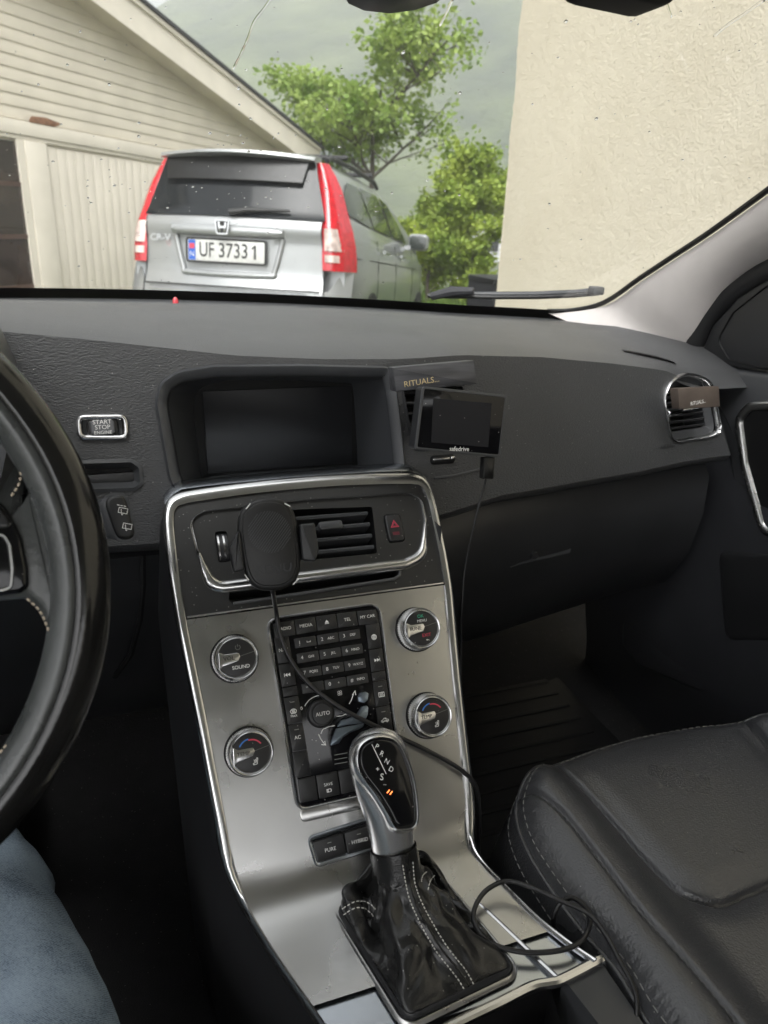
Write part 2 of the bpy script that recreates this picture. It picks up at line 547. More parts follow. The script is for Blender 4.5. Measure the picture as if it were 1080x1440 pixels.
# ---- stucco house on the right: a corner with rough cream render
HX = 1.70
hc = on_plane(708, 250, (HX, 0, 0), (1, 0, 0))
HY = float(hc[1])
t = thing('house', 'cream stucco house wall close to the right of the windscreen', 'house', (HX, HY, -.3))
def hx_edge(z): return HY
mb = MB()
secs = []
for k in range(29):
    y = HY-8*(k/28)
    secs.append([(HX+.012*mnoise.noise((y*1.3, z*1.3, 1))+(.02 if k == 0 else 0), y-(.020*mnoise.noise((z*5, 3, 9))+.010*mnoise.noise((z*31, 3, 9)) if k == 0 else 0), z) for z in np.linspace(-.35, 5.6, 260)])
mb.loft(secs)
mb.build('side_wall', MAT['stucco'], t)
mb = MB()
mb.loft([[(HX+.02+(7*k/6), HY+.012*mnoise.noise((k, z, 5)), z) for z in np.linspace(-.35, 5.6, 12)] for k in range(7)])
mb.build('end_wall', MAT['stucco'], t)
Fh = Fr((HX+3.5, HY-4, 5.6), (1, 0, 0), (0, 1, 0))
MB().box(Fh, -3.9, 3.9, -4.4, 4.25, 0, .16).build('roof', MAT['roof'], t)

# ---- dark box standing past the house corner
b0 = atY(676, 402, 6.1)
zb = gz(b0[0], 6.1)
t = thing('storage_box', 'dark grey box half hidden behind the house corner', 'box', (b0[0], 6.1, zb))
F = Fr((b0[0]+.1, 6.1, zb), (1, 0, 0), (0, 0, 1))
topz = atY(676, 391, 6.1)[2]-zb
MB().prism(F, rrect(.36, topz, .02, .08, topz/2), -.25, .25, .012).build('body', MAT['binmat'], t)
MB().prism(Fr((b0[0]+.14, 6.1, zb+topz), (1, 0, 0), (0, 1, 0)), rrect(.38, .54, .03, .04), -.03, .012, .008).build('lid', MAT['blacktrim'], t)

# ---- garage with lapped boards
GS = 1.235
ga = radians(44)
gd = np.array([sin(ga), cos(ga), 0.]); gn = np.array([cos(ga), -sin(ga), 0.])
g0 = CAM+(np.array([-.408, 8.5, 1.078])-CAM)*GS
FG = Fr((g0[0], g0[1], 0), gd, (0, 0, 1))      # u along the gable wall to the right, n towards us
if FG.n@(CAM-FG.o) < 0: raise RuntimeError
def gp(px, py): return FG.px(px, py)
t = thing('garage', 'cream lap-boarded garage with a low gable roof behind the silver car', 'garage', FG.p(0, 0, -.5))
e1 = FG.px(450, 207, .34); e0 = FG.px(195, 0, .34)
slope = (e1[1]-e0[1])/(e1[0]-e0[0])
def roofz(u): return e1[1]+slope*(u-e1[0])
bl = gp(0, 163); br = gp(240, 210)
def beamtop(u): return bl[1]+(br[1]-bl[1])/(br[0]-bl[0])*(u-bl[0])
U0 = -7.0
UE = e1[0]-.35
GB = -.55                                            # foot of the wall
# boards, each one its own lapped piece
zb = 0; expo = .125
k = 0
while True:
    def zlo(u, k=k): return beamtop(u)+k*expo
    if zlo(-3) > roofz(-3)+.6: break
    # right end where the board meets the roof slope
    us = np.linspace(U0, UE, 120)
    ok = [u for u in us if zlo(u) < roofz(u)-.10]
    if not ok: break
    ue = max(ok)
    mb = MB()
    secs = []
    for u in np.linspace(U0, ue, 9):
        z0 = zlo(u); z1 = min(z0+expo+.012, roofz(u)-.02)
        z1 = max(z1, z0+.01)
        w = .0025*mnoise.noise((u*.8, k*3.1, 0))
        secs.append([FG.p(u, z0, .004), FG.p(u, z0, .026+w), FG.p(u, z0+.006, .028+w), FG.p(u, z1, .012+w)])
    mb.loft(secs)
    mb.build('board', MAT['siding'], t)
    k += 1
# sheathing behind the boards, header beam, door bays
pts = [(U0, GB), (UE, GB), (UE, roofz(UE)-.12)]+[(u, roofz(u)-.06) for u in (3, 0, -3, -7)]
mb = MB(); mb.prism(FG, np.array(pts), -.12, 0); mb.build('wall', MAT['cream'], t)
def bay(poly, h0, h1, name, mat, bev=.006):
    b_ = MB(); b_.prism(FG, np.array(poly), h0, h1, bev); return b_.build(name, mat, t)
def bu(u, dz): return (u, beamtop(u)+dz)
bay([bu(U0, -.155), bu(UE-.02, -.155), bu(UE-.02, -.012), bu(U0, -.012)], 0, .06, 'beam', MAT['cream'])
bay([bu(U0, -.20), bu(UE-.04, -.20), bu(UE-.04, -.158), bu(U0, -.158)], 0, .04, 'beam_moulding', MAT['cream'])
p1 = gp(36, 250)[0]; p2 = gp(66, 250)[0]
bay([(p1, GB), (p2, GB), bu(p2, -.203), bu(p1, -.203)], 0, .055, 'post', MAT['cream'])
pr = p2+2.45
bay([(pr, GB), (pr+.22, GB), bu(pr+.22, -.203), bu(pr, -.203)], 0, .055, 'post', MAT['cream'])
# closed door of upright planks
n = 17; w = (pr-p2-.06)/n
dr = MB().box(FG, p2+.02, pr-.02, GB, beamtop(p2+1)-.22, 0, .010).build('door', MAT['doorpaint'], t)
for i in range(n):
    a = p2+.03+i*w
    b_ = MB(); b_.prism(FG, np.array([(a+.002, GB), (a+w-.002, GB), bu(a+w-.002, -.235), bu(a+.002, -.235)]), .010, .020+.001*random.random(), .002)
    b_.build('plank', MAT['doorpaint'], dr)
# left bay: dark glazed door with bars
wl_ = p1-1.9
wd = MB().box(FG, wl_, p1-.02, GB, beamtop(p1-.5)-.24, .004, .014).build('glazed_door', MAT['windowdark'], t)
for i in range(3):
    zz = .15+i*.55
    MB().box(FG, wl_, p1-.03, zz, zz+.05, .014, .03).build('glazing_bar', M('brown_bar', (.07, .04, .03), .6) if i == 0 else bpy.data.materials['brown_bar'], wd)
MB().box(FG, p1-.10, p1-.005, GB, beamtop(p1-.5)-.22, .02, .045).build('door_frame', MAT['cream'], t)
# scuffed patch of bare wood on the beam
sp = gp(50, 169)
b_ = MB(); b_.prism(FG, rpoly([(sp[0]-.16, sp[1]-.035), (sp[0]+.2, sp[1]-.05), (sp[0]+.33, sp[1]-.005), (sp[0]+.1, sp[1]+.035), (sp[0]-.1, sp[1]+.03)], .02), .055, .066, .003)
b_.build('worn_patch', MAT['scuff'], t)
# barge board, soffit and roof sheet
def slab(u0, u1, d0, d1, h0, h1, name, mat):
    b_ = MB()
    P = []
    for h in (h0, h1):
        P += [FG.p(u0, roofz(u0)+d0, h), FG.p(u1, roofz(u1)+d0, h), FG.p(u1, roofz(u1)+d1, h), FG.p(u0, roofz(u0)+d1, h)]
    b_.add(P, [(0, 1, 2, 3), (4, 7, 6, 5), (0, 4, 5, 1), (1, 5, 6, 2), (2, 6, 7, 3), (3, 7, 4, 0)])
    return b_.build(name, mat, t)
slab(U0, e1[0], -.37, -.02, .30, .34, 'barge_board', MAT['cream'])
slab(U0, e1[0]-.03, -.40, -.33, .345, .365, 'barge_moulding', MAT['cream'])
slab(U0, e1[0]-.01, -.075, -.018, .345, .372, 'barge_moulding', MAT['cream'])
slab(U0, e1[0]-.06, -.36, -.33, .0, .298, 'soffit', MAT['siding'])
slab(U0, e1[0]+.06, -.014, .03, -6.0, .40, 'roof', MAT['roof'])
slab(U0+.01, e1[0]-.30, -1.9, -.11, -6.0, -.13, 'rear_body', MAT['cream'])

# ---- silver estate car parked ahead
CO = np.array([.7731, 5.8928, -.0986])
ch = .5378; cp = -.0859
cx_ = np.array([cos(ch), -sin(ch), 0]); cy_ = np.array([sin(ch), cos(ch), cp]); cy_ /= np.linalg.norm(cy_)
cz_ = np.cross(cx_, cy_)
def cw(x, y, z): return CO+(x-.045)*cx_+y*cy_+z*cz_
car = thing('parked_car', 'silver suv parked ahead with red tail lamps and plate UF 37331', 'car', CO)
# body: half sections (x, z) at stations along the length
def csec(y):
    # half width, belt, roof edge half width, roof height
    wl = .845+.065*smooth(.09, .6, y) if y < 2 else .91-.16*smooth(3.6, 4.5, y)
    zr = 1.19+.44*smooth(.0, .34, y)*1.0 if y < .34 else (1.63+.035*smooth(.34, 1.4, y) if y < 2.3 else 1.665-.62*smooth(2.35, 3.75, y)*1.0-.30*smooth(3.7, 4.5, y))
    zb = 1.16-.03*smooth(2, 3.4, y)-.18*smooth(3.4, 4.5, y)
    zb = min(zb, zr-.02)
    ws = .80+.08*smooth(.08, .5, y) if y < 3 else .88-.1*smooth(3, 4.4, y)
    g = zr-zb
    q = g/.5
    wr = ws-.24*min(1, q)
    S = [(wl*.93, .34), (wl*.985, .46), (wl, .62), (wl*1.005, .80), (wl*.995, .98), (wl*.965, zb-.03 if zb > 1.01 else zb-.01), (min(ws*.965, wl*.96)+.0, zb+.02*q)]
    S += [(ws*.955-(ws*.955-wr)*.5, zb+g*.52), (wr+.015, zb+g*.84), (wr-.05, zb+g*.955), (wr-.18, zb+g*.99), (wr*.4, zr+.004), (0, zr+.006)]
    return S
stations = [.09, .14, .22, .30, .40, .6, .9, 1.3, 1.8, 2.2, 2.5, 2.8, 3.1, 3.4, 3.7, 4.0, 4.25, 4.42, 4.5]
secs = []
for y in stations:
    S = csec(y)
    full = [cw(x, y, z) for x, z in S]+[cw(-x, y, z) for x, z in reversed(S[:-1])]
    secs.append(full)
mb = MB(); mb.loft(secs, False, True, True)
mb.build('body', MAT['silver'], car, 40)
# tailgate: bowed skin with a crease, glass above, all as separate pieces
def gate_y(x, z):
    base = -.115+.13*(x/.75)**2
    if z > 1.12: base += .40*(z-1.12)
    base -= .022*smooth(1.0, 1.10, z)*smooth(1.22, 1.12, z) if z < 1.22 else 0
    if z < .80: base -= .05*smooth(.80, .62, z)
    return base
def gsheet(xl, xr, zl, zh, dy=0., n=22, m_=16):
    b_ = MB()
    b_.loft([[cw(xl(z)+(xr(z)-xl(z))*i/n, gate_y(xl(z)+(xr(z)-xl(z))*i/n, z)+dy, z) for i in range(n+1)] for z in np.linspace(zl, zh, m_+1)])
    return b_
def xg(z): return .705-.02*(z-.83)/.3 if z < 1.16 else .69-.30*(z-1.16)
gsheet(lambda z: -xg(z), lambda z: xg(z), .56, 1.165).build('tailgate', MAT['silver'], car, 50)
gsheet(lambda z: -xg(z)-.02, lambda z: xg(z)+.02, 1.168, 1.60, -.012).build('rear_window', MAT['blackglass'], car, 50)
# spoiler
b_ = MB(); secs = []
for x in np.linspace(-.60, .60, 19):
    e = abs(x)/.60
    yt = gate_y(x, 1.55); drop = .0 if e < .97 else .02
    secs.append([cw(x, yt-.13-.0+.06*e*e, 1.622-.015*e*e), cw(x, yt-.135+.06*e*e, 1.604-.02*e*e), cw(x, yt-.06, 1.592-.02*e), cw(x, yt+.10, 1.60), cw(x, yt+.12, 1.648-.02*e*e), cw(x, yt+.0, 1.640-.02*e*e)])
b_.loft(secs, True, True, True); b_.build('spoiler', MAT['silver'], car, 40)
gsheet(lambda z: -.55+.18*(1.56-z), lambda z: .55-.18*(1.56-z), 1.425, 1.604, -.06, 22, 4).build('spoiler_underside', MAT['frit'], car)
# boot handle bar
b_ = MB(); secs = []
for x in np.linspace(-.43, .43, 21):
    e = abs(x)/.43; y = gate_y(x, 1.06); hh = .040*(1-.25*e**6)
    secs.append([cw(x, y+.01, 1.063-hh), cw(x, y-.045, 1.063-hh*.8), cw(x, y-.062, 1.063+hh*.1), cw(x, y-.045, 1.063+hh*.9), cw(x, y+.01, 1.063+hh)])
b_.loft(secs, True, True, True); b_.build('handle_bar', MAT['silver'], car, 60)
# plate recess with a raised lip
b_ = MB(); lip = [(-.42, 1.03), (-.36, .80), (-.30, .765), (.30, .765), (.36, .80), (.42, 1.03)]
P3 = [cw(x, gate_y(x, z)-.012, z) for x, z in spline([np.array(q) for q in lip], 6)]
b_.tube(P3, .020, 8); b_.build('plate_surround', MAT['silver'], car, 70)
gsheet(lambda z: -.33-.1*(z-.8), lambda z: .33+.1*(z-.8), .80, 1.02, -.004, 12, 4).build('plate_recess', MAT['silver'], car)
# licence plate
FP = Fr(cw(0, gate_y(0, .925)-.035, .922), cx_, cz_)
pl_ = MB(); pl_.prism(FP, rrect(.60, .15, .012), -.008, .0, .003); pl_ = pl_.build('licence_plate', MAT['plate'], car)
b_ = MB(); b_.ring(FP, rrect(.60, .15, .012), [(0, -.008), (.014, -.008), (.014, .004), (0, .004)]); b_.build('plate_frame', MAT['blacktrim'], pl_)
MB().box(FP, -.293, -.238, -.07, .07, .0005, .002).build('country_strip', M('plate_blue', (.02, .10, .45), .5), pl_)
MB().box(FP, -.286, -.245, .010, .045, .0022, .003).build('flag', M('flag_red', (.55, .05, .08), .5), pl_)
def text_mesh(s, size, F, x, y, h, align='CENTER', sx=1., bold=0., rot=0.):
    cu = bpy.data.curves.new('text', 'FONT')
    cu.body = s; cu.size = 1; cu.align_x = align; cu.align_y = 'CENTER'; cu.resolution_u = 3
    if bold: cu.offset = bold
    ob = bpy.data.objects.new('text', cu)
    me = bpy.data.meshes.new_from_object(ob)
    bpy.data.objects.remove(ob); bpy.data.curves.remove(cu)
    c, s_ = cos(rot), sin(rot)
    for v in me.vertices:
        a, b = v.co.x*size*sx, v.co.y*size
        v.co = F.p(x+a*c-b*s_, y+a*s_+b*c, h)
    return me
def text(s, size, F, x, y, h, mat, parent, name='legend', **kw):
    me = text_mesh(s, size, F, x, y, h, **kw)
    me.name = name
    me.materials.append(mat)
    return link(name, me, parent)
text('UF', .145, FP, -.150, .0, .002, MAT['platetext'], pl_, 'plate_letters', sx=.72, bold=.012)
text('3733', .145, FP, .058, .0, .002, MAT['platetext'], pl_, 'plate_digits', sx=.82, bold=.010)
b_ = MB(); b_.add([FP.p(x, y, .002) for x, y in ((.218, -.048), (.235, -.048), (.235, .050), (.221, .050), (.198, .028), (.203, .018), (.218, .030))], [(0, 1, 2, 3, 6), (3, 4, 5, 6)]); b_.build('plate_digits', MAT['platetext'], pl_, 0)
text('N', .05, FP, -.265, -.030, .003, MAT['plate'], pl_, 'plate_letters')
# emblem: an H in a rounded frame
FB = Fr(cw(0, gate_y(0, 1.09)-.075, 1.085), cx_, cz_)
em = MB(); em.ring(FB, rpoly([(-.036, -.042), (.036, -.042), (.046, .042), (-.046, .042)], .012), [(0, 0), (.010, 0), (.008, .010), (0, .010)]); em = em.build('emblem', MAT['chrome'], car)
for sx in (-1, 1):
    b_ = MB(); b_.prism(FB, np.array([(sx*.012, -.034), (sx*.024, -.034), (sx*.034, .036), (sx*.020, .036)][::sx]), 0, .009, .002); b_.build('emblem_bar', MAT['chrome'], em)
MB().box(FB, -.016, .016, -.006, .006, 0, .007).build('emblem_bar', MAT['chrome'], em)
b_ = MB(); b_.prism(FB, rpoly([(-.036, -.042), (.036, -.042), (.046, .042), (-.046, .042)], .012), -.02, -.001); b_.build('emblem_back', MAT['blacktrim'], em)
FL = Fr(cw(-.56, gate_y(-.56, 1.0)-.022, 1.0), cx_-.20*cy_, cz_)
text('CR-V', .065, FL, 0, 0, .003, MAT['chrome'], car, 'model_badge', sx=1.3, bold=.02)
# tail lamps
for sx in (1, -1):
    lamp = MB(); rows = []
    T = [(1.585, .575, .185, .64, .235), (1.50, .598, .165, .70, .225), (1.40, .628, .125, .755, .215), (1.30, .650, .085, .79, .20), (1.20, .668, .045, .825, .195), (1.12, .680, .012, .855, .19), (1.00, .692, -.010, .885, .19), (.90, .70, -.018, .895, .20), (.825, .705, -.02, .895, .21)]
    def row(z, xi, yi, xo, yo, d=0.):
        o_ = []
        for k in range(7):
            a = k/6
            x = xi+(xo+.02-xi)*a; y = yi+(yo-yi)*a**2.2
            bl_ = .022*sin(pi*min(1, a*1.15))+d
            o_.append(cw(sx*(x+.5*bl_*a), y-bl_, z))
        return o_
    lamp.loft([row(*r) for r in T]); lamp = lamp.build('tail_lamp', MAT['redlens'], car, 60)
    def lamp_at(z):
        for r0, r1 in zip(T, T[1:]):
            if r1[0] <= z <= r0[0]:
                f = (r0[0]-z)/(r0[0]-r1[0])
                return tuple(a+(b-a)*f for a, b in zip(r0, r1))
    for z0, z1, e in ((.965, 1.12, .065), (.885, .935, .075)):
        b_ = MB(); rr = []
        for z in np.linspace(z0, z1, 5):
            q = lamp_at(z); xi, xo = q[1]+.02, q[3]-e
            yo = q[2]+(q[4]-q[2])*((xo-q[1])/(q[3]-q[1]))**2.2
            rr.append(row(z, xi, q[2]+.0, xo, yo, .006))
        b_.loft(rr); b_.build('clear_lens', MAT['clearlens'], lamp, 60)
for sx in (1, -1):
    b_ = MB(); b_.tube([cw(sx*(xg(z)+.003), gate_y(xg(z), z)-.006, z) for z in np.linspace(.60, 1.15, 9)], .0045, 6); b_.build('panel_gap', MAT['blacktrim'], car)
b_ = MB(); b_.tube([cw(x, gate_y(x, .69)-.03, .672) for x in np.linspace(-.70, .70, 15)], .006, 6); b_.build('panel_gap', MAT['blacktrim'], car)
for x in (-.32, .28):
    Fq = Fr(cw(x, .55, 1.26), cx_, cz_)
    b_ = MB(); b_.prism(Fq, rrect(.26, .17, .05), -.05, .05, .03, 3, True); b_.build('headrest', MAT['blacktrim'], car)
# bumper top, wiper, side glass, rails, mirror, wheels
b_ = MB(); secs = []
for x in np.linspace(-.90, .90, 25):
    e = abs(x)/.90; y0 = -.17+.30*e**3
    zt_ = .66+.165*smooth(.72, .84, abs(x))
    secs.append([cw(x, y0+.16, zt_), cw(x, y0+.01+.04*smooth(.72, .84, abs(x)), zt_-.005), cw(x, y0-.02, .63), cw(x, y0-.02, .45), cw(x, y0+.05, .36)])
b_.loft(secs); b_.build('rear_bumper', MAT['silver'], car, 40)
b_ = MB(); b_.tube([cw(.02, gate_y(0, 1.20)-.05, 1.195), cw(.15, gate_y(.15, 1.22)-.05, 1.215), cw(.46, gate_y(.46, 1.235)-.045, 1.225)], [.022, .018, .008], 8); b_.build('rear_wiper', MAT['blacktrim'], car)
def side_x(y, z):
    S = csec(y)
    for (xa, za), (xb, zb_) in zip(S, S[1:]):
        if min(za, zb_) <= z <= max(za, zb_) and abs(zb_-za) > 1e-6: return xa+(xb-xa)*(z-za)/(zb_-za)
    return S[6][0]
def side_sheet(poly, name, mat, d=.012, parent=car):
    b_ = panel(np.array(poly), [], lambda y, z: cw(side_x(y, z)+d, y, z), .09)
    return b_.build(name, mat, parent, 60)
side_sheet(rpoly([(.30, 1.24), (.62, 1.215), (1.02, 1.20), (1.02, 1.52), (.62, 1.51), (.38, 1.40)], [.05, .02, .01, .03, .10, .08], 4), 'side_window', MAT['sideglass'])
side_sheet(rpoly([(1.08, 1.20), (1.88, 1.185), (1.88, 1.55), (1.08, 1.525)], .03, 4), 'side_window', MAT['sideglass'])
side_sheet(rpoly([(1.96, 1.185), (2.80, 1.165), (2.62, 1.35), (2.30, 1.52), (1.96, 1.55)], .03, 4), 'side_window', MAT['sideglass'])
for sx in (1, -1):
    b_ = MB(); b_.tube([cw(sx*.60, y, csec(y)[9][1]+.0+(.055 if .5 < y < 2.2 else .02)) for y in (.40, .52, .8, 1.2, 1.7, 2.15, 2.3)], .020, 8); b_.build('roof_rail', MAT['blacktrim'], car)
for y in (.95, 1.95):
    b_ = MB(); b_.tube([cw(x, y, 1.735) for x in (-.62, 0, .62)], .020, 8); b_.build('roof_bar', MAT['blacktrim'], car)
mz = 1.19; my = 2.62
FM = Fr(cw(1.00, my, mz), cx_, cz_)
b_ = MB(); b_.prism(FM, rrect(.21, .165, .05), -.11, .0, .03, 3, True); mir = b_.build('door_mirror', MAT['silver'], car)
b_ = MB(); b_.prism(FM, rrect(.17, .13, .04), -.005, .004, .002); b_.build('mirror_glass', MAT['sideglass'], mir)
b_ = MB(); b_.box(Fr(cw(.90, my-.02, mz-.06), cx_, cz_), -.06, .03, -.02, .02, -.06, .0); b_.build('mirror_foot', MAT['silver'], mir)
for wy in (.86, 3.50):
    for sx in (1, -1):
        Fw = Fr(cw(sx*.80, wy, .345), cy_*sx, cz_)
        b_ = MB(); b_.prism(Fw, circ(.345, 36), -.12, .12, .03, 3, True); w_ = b_.build('wheel', MAT['tyre'], car)
        b_ = MB(); b_.prism(Fw, circ(.22, 30), .10, .125, .01); b_.build('rim', MAT['satin'], w_)
        b_ = MB(); b_.prism(Fw, circ(.40, 36), -.05, .108, 0); b_.build('wheel_arch', MAT['blacktrim'], car)
b_ = MB(); b_.tube([cw(side_x(y, .9)+.004, y, .93) for y in (.35, .8, 1.5, 2.4, 3.2)], .004, 6); b_.build('door_crease', MAT['blacktrim'], car)
for y in (1.05, 1.92, 2.95):
    b_ = MB(); b_.tube([cw(side_x(y, z)+.001, y, z) for z in (.5, .7, .9, 1.1)], .005, 6); b_.build('door_gap', MAT['blacktrim'], car)
for y in (1.20, 2.08):
    b_ = MB(); b_.tube([cw(side_x(y+d, 1.02)+.03, y+d, 1.02) for d in (0, .06, .14, .2)], .015, 8); b_.build('door_handle', MAT['silver'], car)

# ---- trees
def make_tree(name, label, base, height, spread, nb, nleaf, leaf, mat, start=.25, seed=1, droop=0., bare=.35):
    rnd = random.Random(seed)
    t = thing(name, label, 'tree', base)
    wood = MB(); tips = []
    def branch(p, d, L, r, lv):
        pts = [p]; d = np.array(d, float)
        n = 5
        for i in range(n):
            d = d+np.array([rnd.uniform(-1, 1), rnd.uniform(-1, 1), rnd.uniform(-.4, .7)-droop*lv])*.16
            d /= np.linalg.norm(d)
            pts.append(pts[-1]+d*L/n)
            if lv >= 1 and (i+1)/n > bare: tips.append((pts[-1], lv))
        wood.tube(pts, [r*(1-.75*i/n) for i in range(n+1)], 6 if lv < 2 else 4)
        if lv < 3:
            for k in range(nb if lv < 2 else max(3, nb-2)):
                f = rnd.uniform(start if lv == 0 else .25, 1)
                q = pts[min(n, int(f*n))]
                a = rnd.uniform(0, 2*pi); e = rnd.uniform(.1, .9)
                dd = np.array([cos(a)*spread, sin(a)*spread, e])+.35*d
                branch(q, dd/np.linalg.norm(dd), L*rnd.uniform(.38, .62), r*.42, lv+1)
    branch(np.array(base, float), (.03, 0, 1), height*.62, height*.014, 0)
    wood.build('trunk', MAT['bark'], t)
    lf = MB()
    for _ in range(nleaf):
        p, lv = rnd.choice(tips)
        q = p+np.array([rnd.gauss(0, 1), rnd.gauss(0, 1), rnd.gauss(0, 1)])*height*.016
        a = np.array([rnd.gauss(0, 1), rnd.gauss(0, 1), rnd.gauss(0, .6)]); a /= np.linalg.norm(a)
        b = np.cross(a, (rnd.gauss(0, 1), rnd.gauss(0, 1), rnd.gauss(0, 1))); b /= (np.linalg.norm(b)+1e-9)
        s = leaf*rnd.uniform(.6, 1.3)
        lf.add([q, q+a*s*.5+b*s*.32, q+a*s, q+a*s*.5-b*s*.32], [(0, 1, 2, 3)])
    lf.build('crown', mat, t, 0)
    return t
def gpt(px, y): 
    p = atY(px, 330, y); return (float(p[0]), y, gz(p[0], y)-.05)
make_tree('tree', 'tall sparse young tree with fresh leaves behind the silver car roof', gpt(520, 15.), 6.2, 1.2, 7, 10500, .115, MAT['leaf'], .26, 10, bare=.4)
make_tree('tree', 'dense bushy tree between the silver car mirror and stucco house', gpt(640, 13.), 3.45, .75, 8, 24000, .09, MAT['leafdark'], .08, 5, bare=.1)
make_tree('tree', 'low round bush filling the gap beside the silver car mirror', gpt(608, 12.2), 2.45, .95, 8, 15000, .08, MAT['leafdark'], .05, 8, bare=.1)

make_tree('tree', 'small low shrub at the foot of the house corner', gpt(668, 11.4), 1.75, .95, 8, 9000, .07, MAT['leafdark'], .03, 21, bare=.05)
# ---- a white cottage far down the slope
p = atY(712, 335, 46.)
t = thing('cottage', 'distant white cottage glimpsed beside the house corner', 'house', (p[0], 46., gz(p[0], 46.)))
F = Fr((p[0]+.6, 46., gz(p[0], 46.)), (1, 0, 0), (0, 0, 1))
zt = float(atY(712, 318, 46.)[2]-gz(p[0], 46.))
MB().prism(F, np.array([(-3, 0), (3, 0), (3, zt), (-3, zt)]), -4, 0).build('wall', MAT['white'], t)
b_ = MB(); b_.prism(F, np.array([(-3.3, zt), (3.3, zt), (0, zt+1.4)]), -4.3, .3); b_.build('roof', M('grey_roof', (.25, .26, .28), .8), t)
for x in (-1.6, 1.2):
    w_ = MB().box(F, x-.45, x+.45, zt-1.6, zt-.5, .0, .05).build('window', MAT['blackglass'], t)
    b_ = MB(); b_.ring(F, np.array([(x-.45, zt-1.6), (x+.45, zt-1.6), (x+.45, zt-.5), (x-.45, zt-.5)]), [(0, 0), (.1, 0), (.1, .09), (0, .09)]); b_.build('frame', MAT['white'], w_)

# ---- the wet air in the valley
mt = bpy.data.materials.new('haze'); mt.use_nodes = True
N, L = mt.node_tree.nodes, mt.node_tree.links
N.clear()
pv = N.new('ShaderNodeVolumePrincipled'); pv.inputs['Color'].default_value = (.73, .73, .74, 1); pv.inputs['Density'].default_value = .0029
pv.inputs['Anisotropy'].default_value = .1
mo = N.new('ShaderNodeOutputMaterial'); L.new(pv.outputs[0], mo.inputs['Volume'])
mb = MB(); mb.box(Fr((0, 0, 0), (1, 0, 0), (0, 1, 0)), -620, 660, -90, 640, -12, 250)
hzb = mb.build('haze', mt, smooth=0, kind='stuff', label='pale wet mist hanging over the green hillside', category='mist')
# ================================================================== OUR CAR: shell, glass, pillars
# windscreen foot line and rake
def Yb(x): return 1.36-.50*x*x
_b = [on_surf(a, b, lambda P: P[1]-Yb(P[0])) for a, b in ((0, 404), (240, 408), (480, 418), (640, 428), (770, 435))]
_bx = [p[0] for p in _b]; _bz = [p[2] for p in _b]
def zbase(x):
    if x > _bx[-1]: return _bz[-1]-.02*(x-_bx[-1])
    return float(np.interp(x, _bx, _bz))
RAKE = math.tan(radians(28.5))
def ws(x, s): return (x, Yb(x)-s, zbase(x)+RAKE*s-.05*s*s)   # s metres rearwards from the foot
def onws(px, py):
    def G(P):
        s = Yb(P[0])-P[1]
        return P[2]-(zbase(P[0])+RAKE*s-.05*s*s)
    return on_surf(px, py, G)
cabin = thing('car_cabin', 'cabin shell of the car we sit in with windscreen and grey pillar', 'car', (0, .3, .2))
ROOFS = .98
mb = MB()
mb.loft([[ws(x, s) for x in np.linspace(-.80, .80, 41)] for s in np.linspace(-.03, ROOFS, 24)])
MAT['windscreen'] = glass_mat('windscreen_glass', (.95, .965, .955))
wsc = mb.build('windscreen', MAT['windscreen'], cabin, 60)
# black ceramic border along the foot of the glass
mb = MB(); mb.loft([[(lambda q: (q[0], q[1]-.002, q[2]-.003))(ws(x, s)) for x in np.linspace(-.80, .80, 61)] for s in (-.05, -.02, .006)])
mb.build('frit_band', MAT['frit'], wsc)
# rain on the outside of the glass
mt, N, L, P = new_mat('rain_water')
N.remove(P)
g = N.new('ShaderNodeBsdfGlass'); g.inputs['IOR'].default_value = 1.33; g.inputs['Roughness'].default_value = 0
L.new(g.outputs[0], N['Material Output'].inputs[0])
MAT['water'] = mt
def ws_frame(x, s, off=.004):
    p = np.array(ws(x, s)); a = np.array(ws(x+.01, s))-p; b = np.array(ws(x, s+.01))-p
    F = Fr(p, a, b)
    if F.n[2] < 0: F.n = -F.n
    F.o = p+off*F.n
    return F
rnd = random.Random(3)
mb = MB()
for i in range(330):
    px = rnd.uniform(-10, 1080); py = rnd.uniform(-5, 432)
    if rnd.random() < .45: px = rnd.uniform(120, 620); py = rnd.uniform(190, 415)
    try: q = onws(px, py)
    except Exception: continue
    s = Yb(q[0])-q[1]
    if s < .01 or s > .9 or abs(q[0]) > .78: continue
    F = ws_frame(q[0], s, .0035)
    r = rnd.choice([.0005, .0006, .0007, .0008, .0010, .0013, .0019]); h = r*rnd.uniform(.22, .40)
    e = rnd.uniform(1.0, 1.7); a0 = rnd.uniform(-.5, .5)
    rings = []
    for k in range(4):
        a = k/4*pi/2
        rings.append([F.p(*(lambda x_, y_: (x_*cos(a0)-y_*sin(a0), x_*sin(a0)+y_*cos(a0)))(r*cos(a)*cos(2*pi*j/10)*(1+.12*sin(3*j+i)), r*e*cos(a)*sin(2*pi*j/10)), h*sin(a)) for j in range(10)])
    mb.loft(rings, True, True, True)
mb.build('raindrops', MAT['water'], wsc, 180, kind='stuff')
# water trails run down the glass
for tr in ([(383, 2), (372, 18), (357, 38), (349, 60), (341, 78), (328, 104)], [(1075, 6), (1046, 26), (1022, 42), (1004, 57)], [(637, 5), (628, 25), (619, 42)], [(936, 8), (944, 30)]):
    P3 = []
    for a, b in tr:
        q = onws(a, b); F = ws_frame(q[0], Yb(q[0])-q[1], .0045); P3.append(F.o)
    P3 = spline(P3, 5)
    rr = [.0014*(.7+.6*abs(mnoise.noise((i*.7, 1.3, 0)))) for i in range(len(P3))]
    mb = MB(); mb.tube(P3, rr, 6); mb.build('water_trail', MAT['water'], wsc, 180)
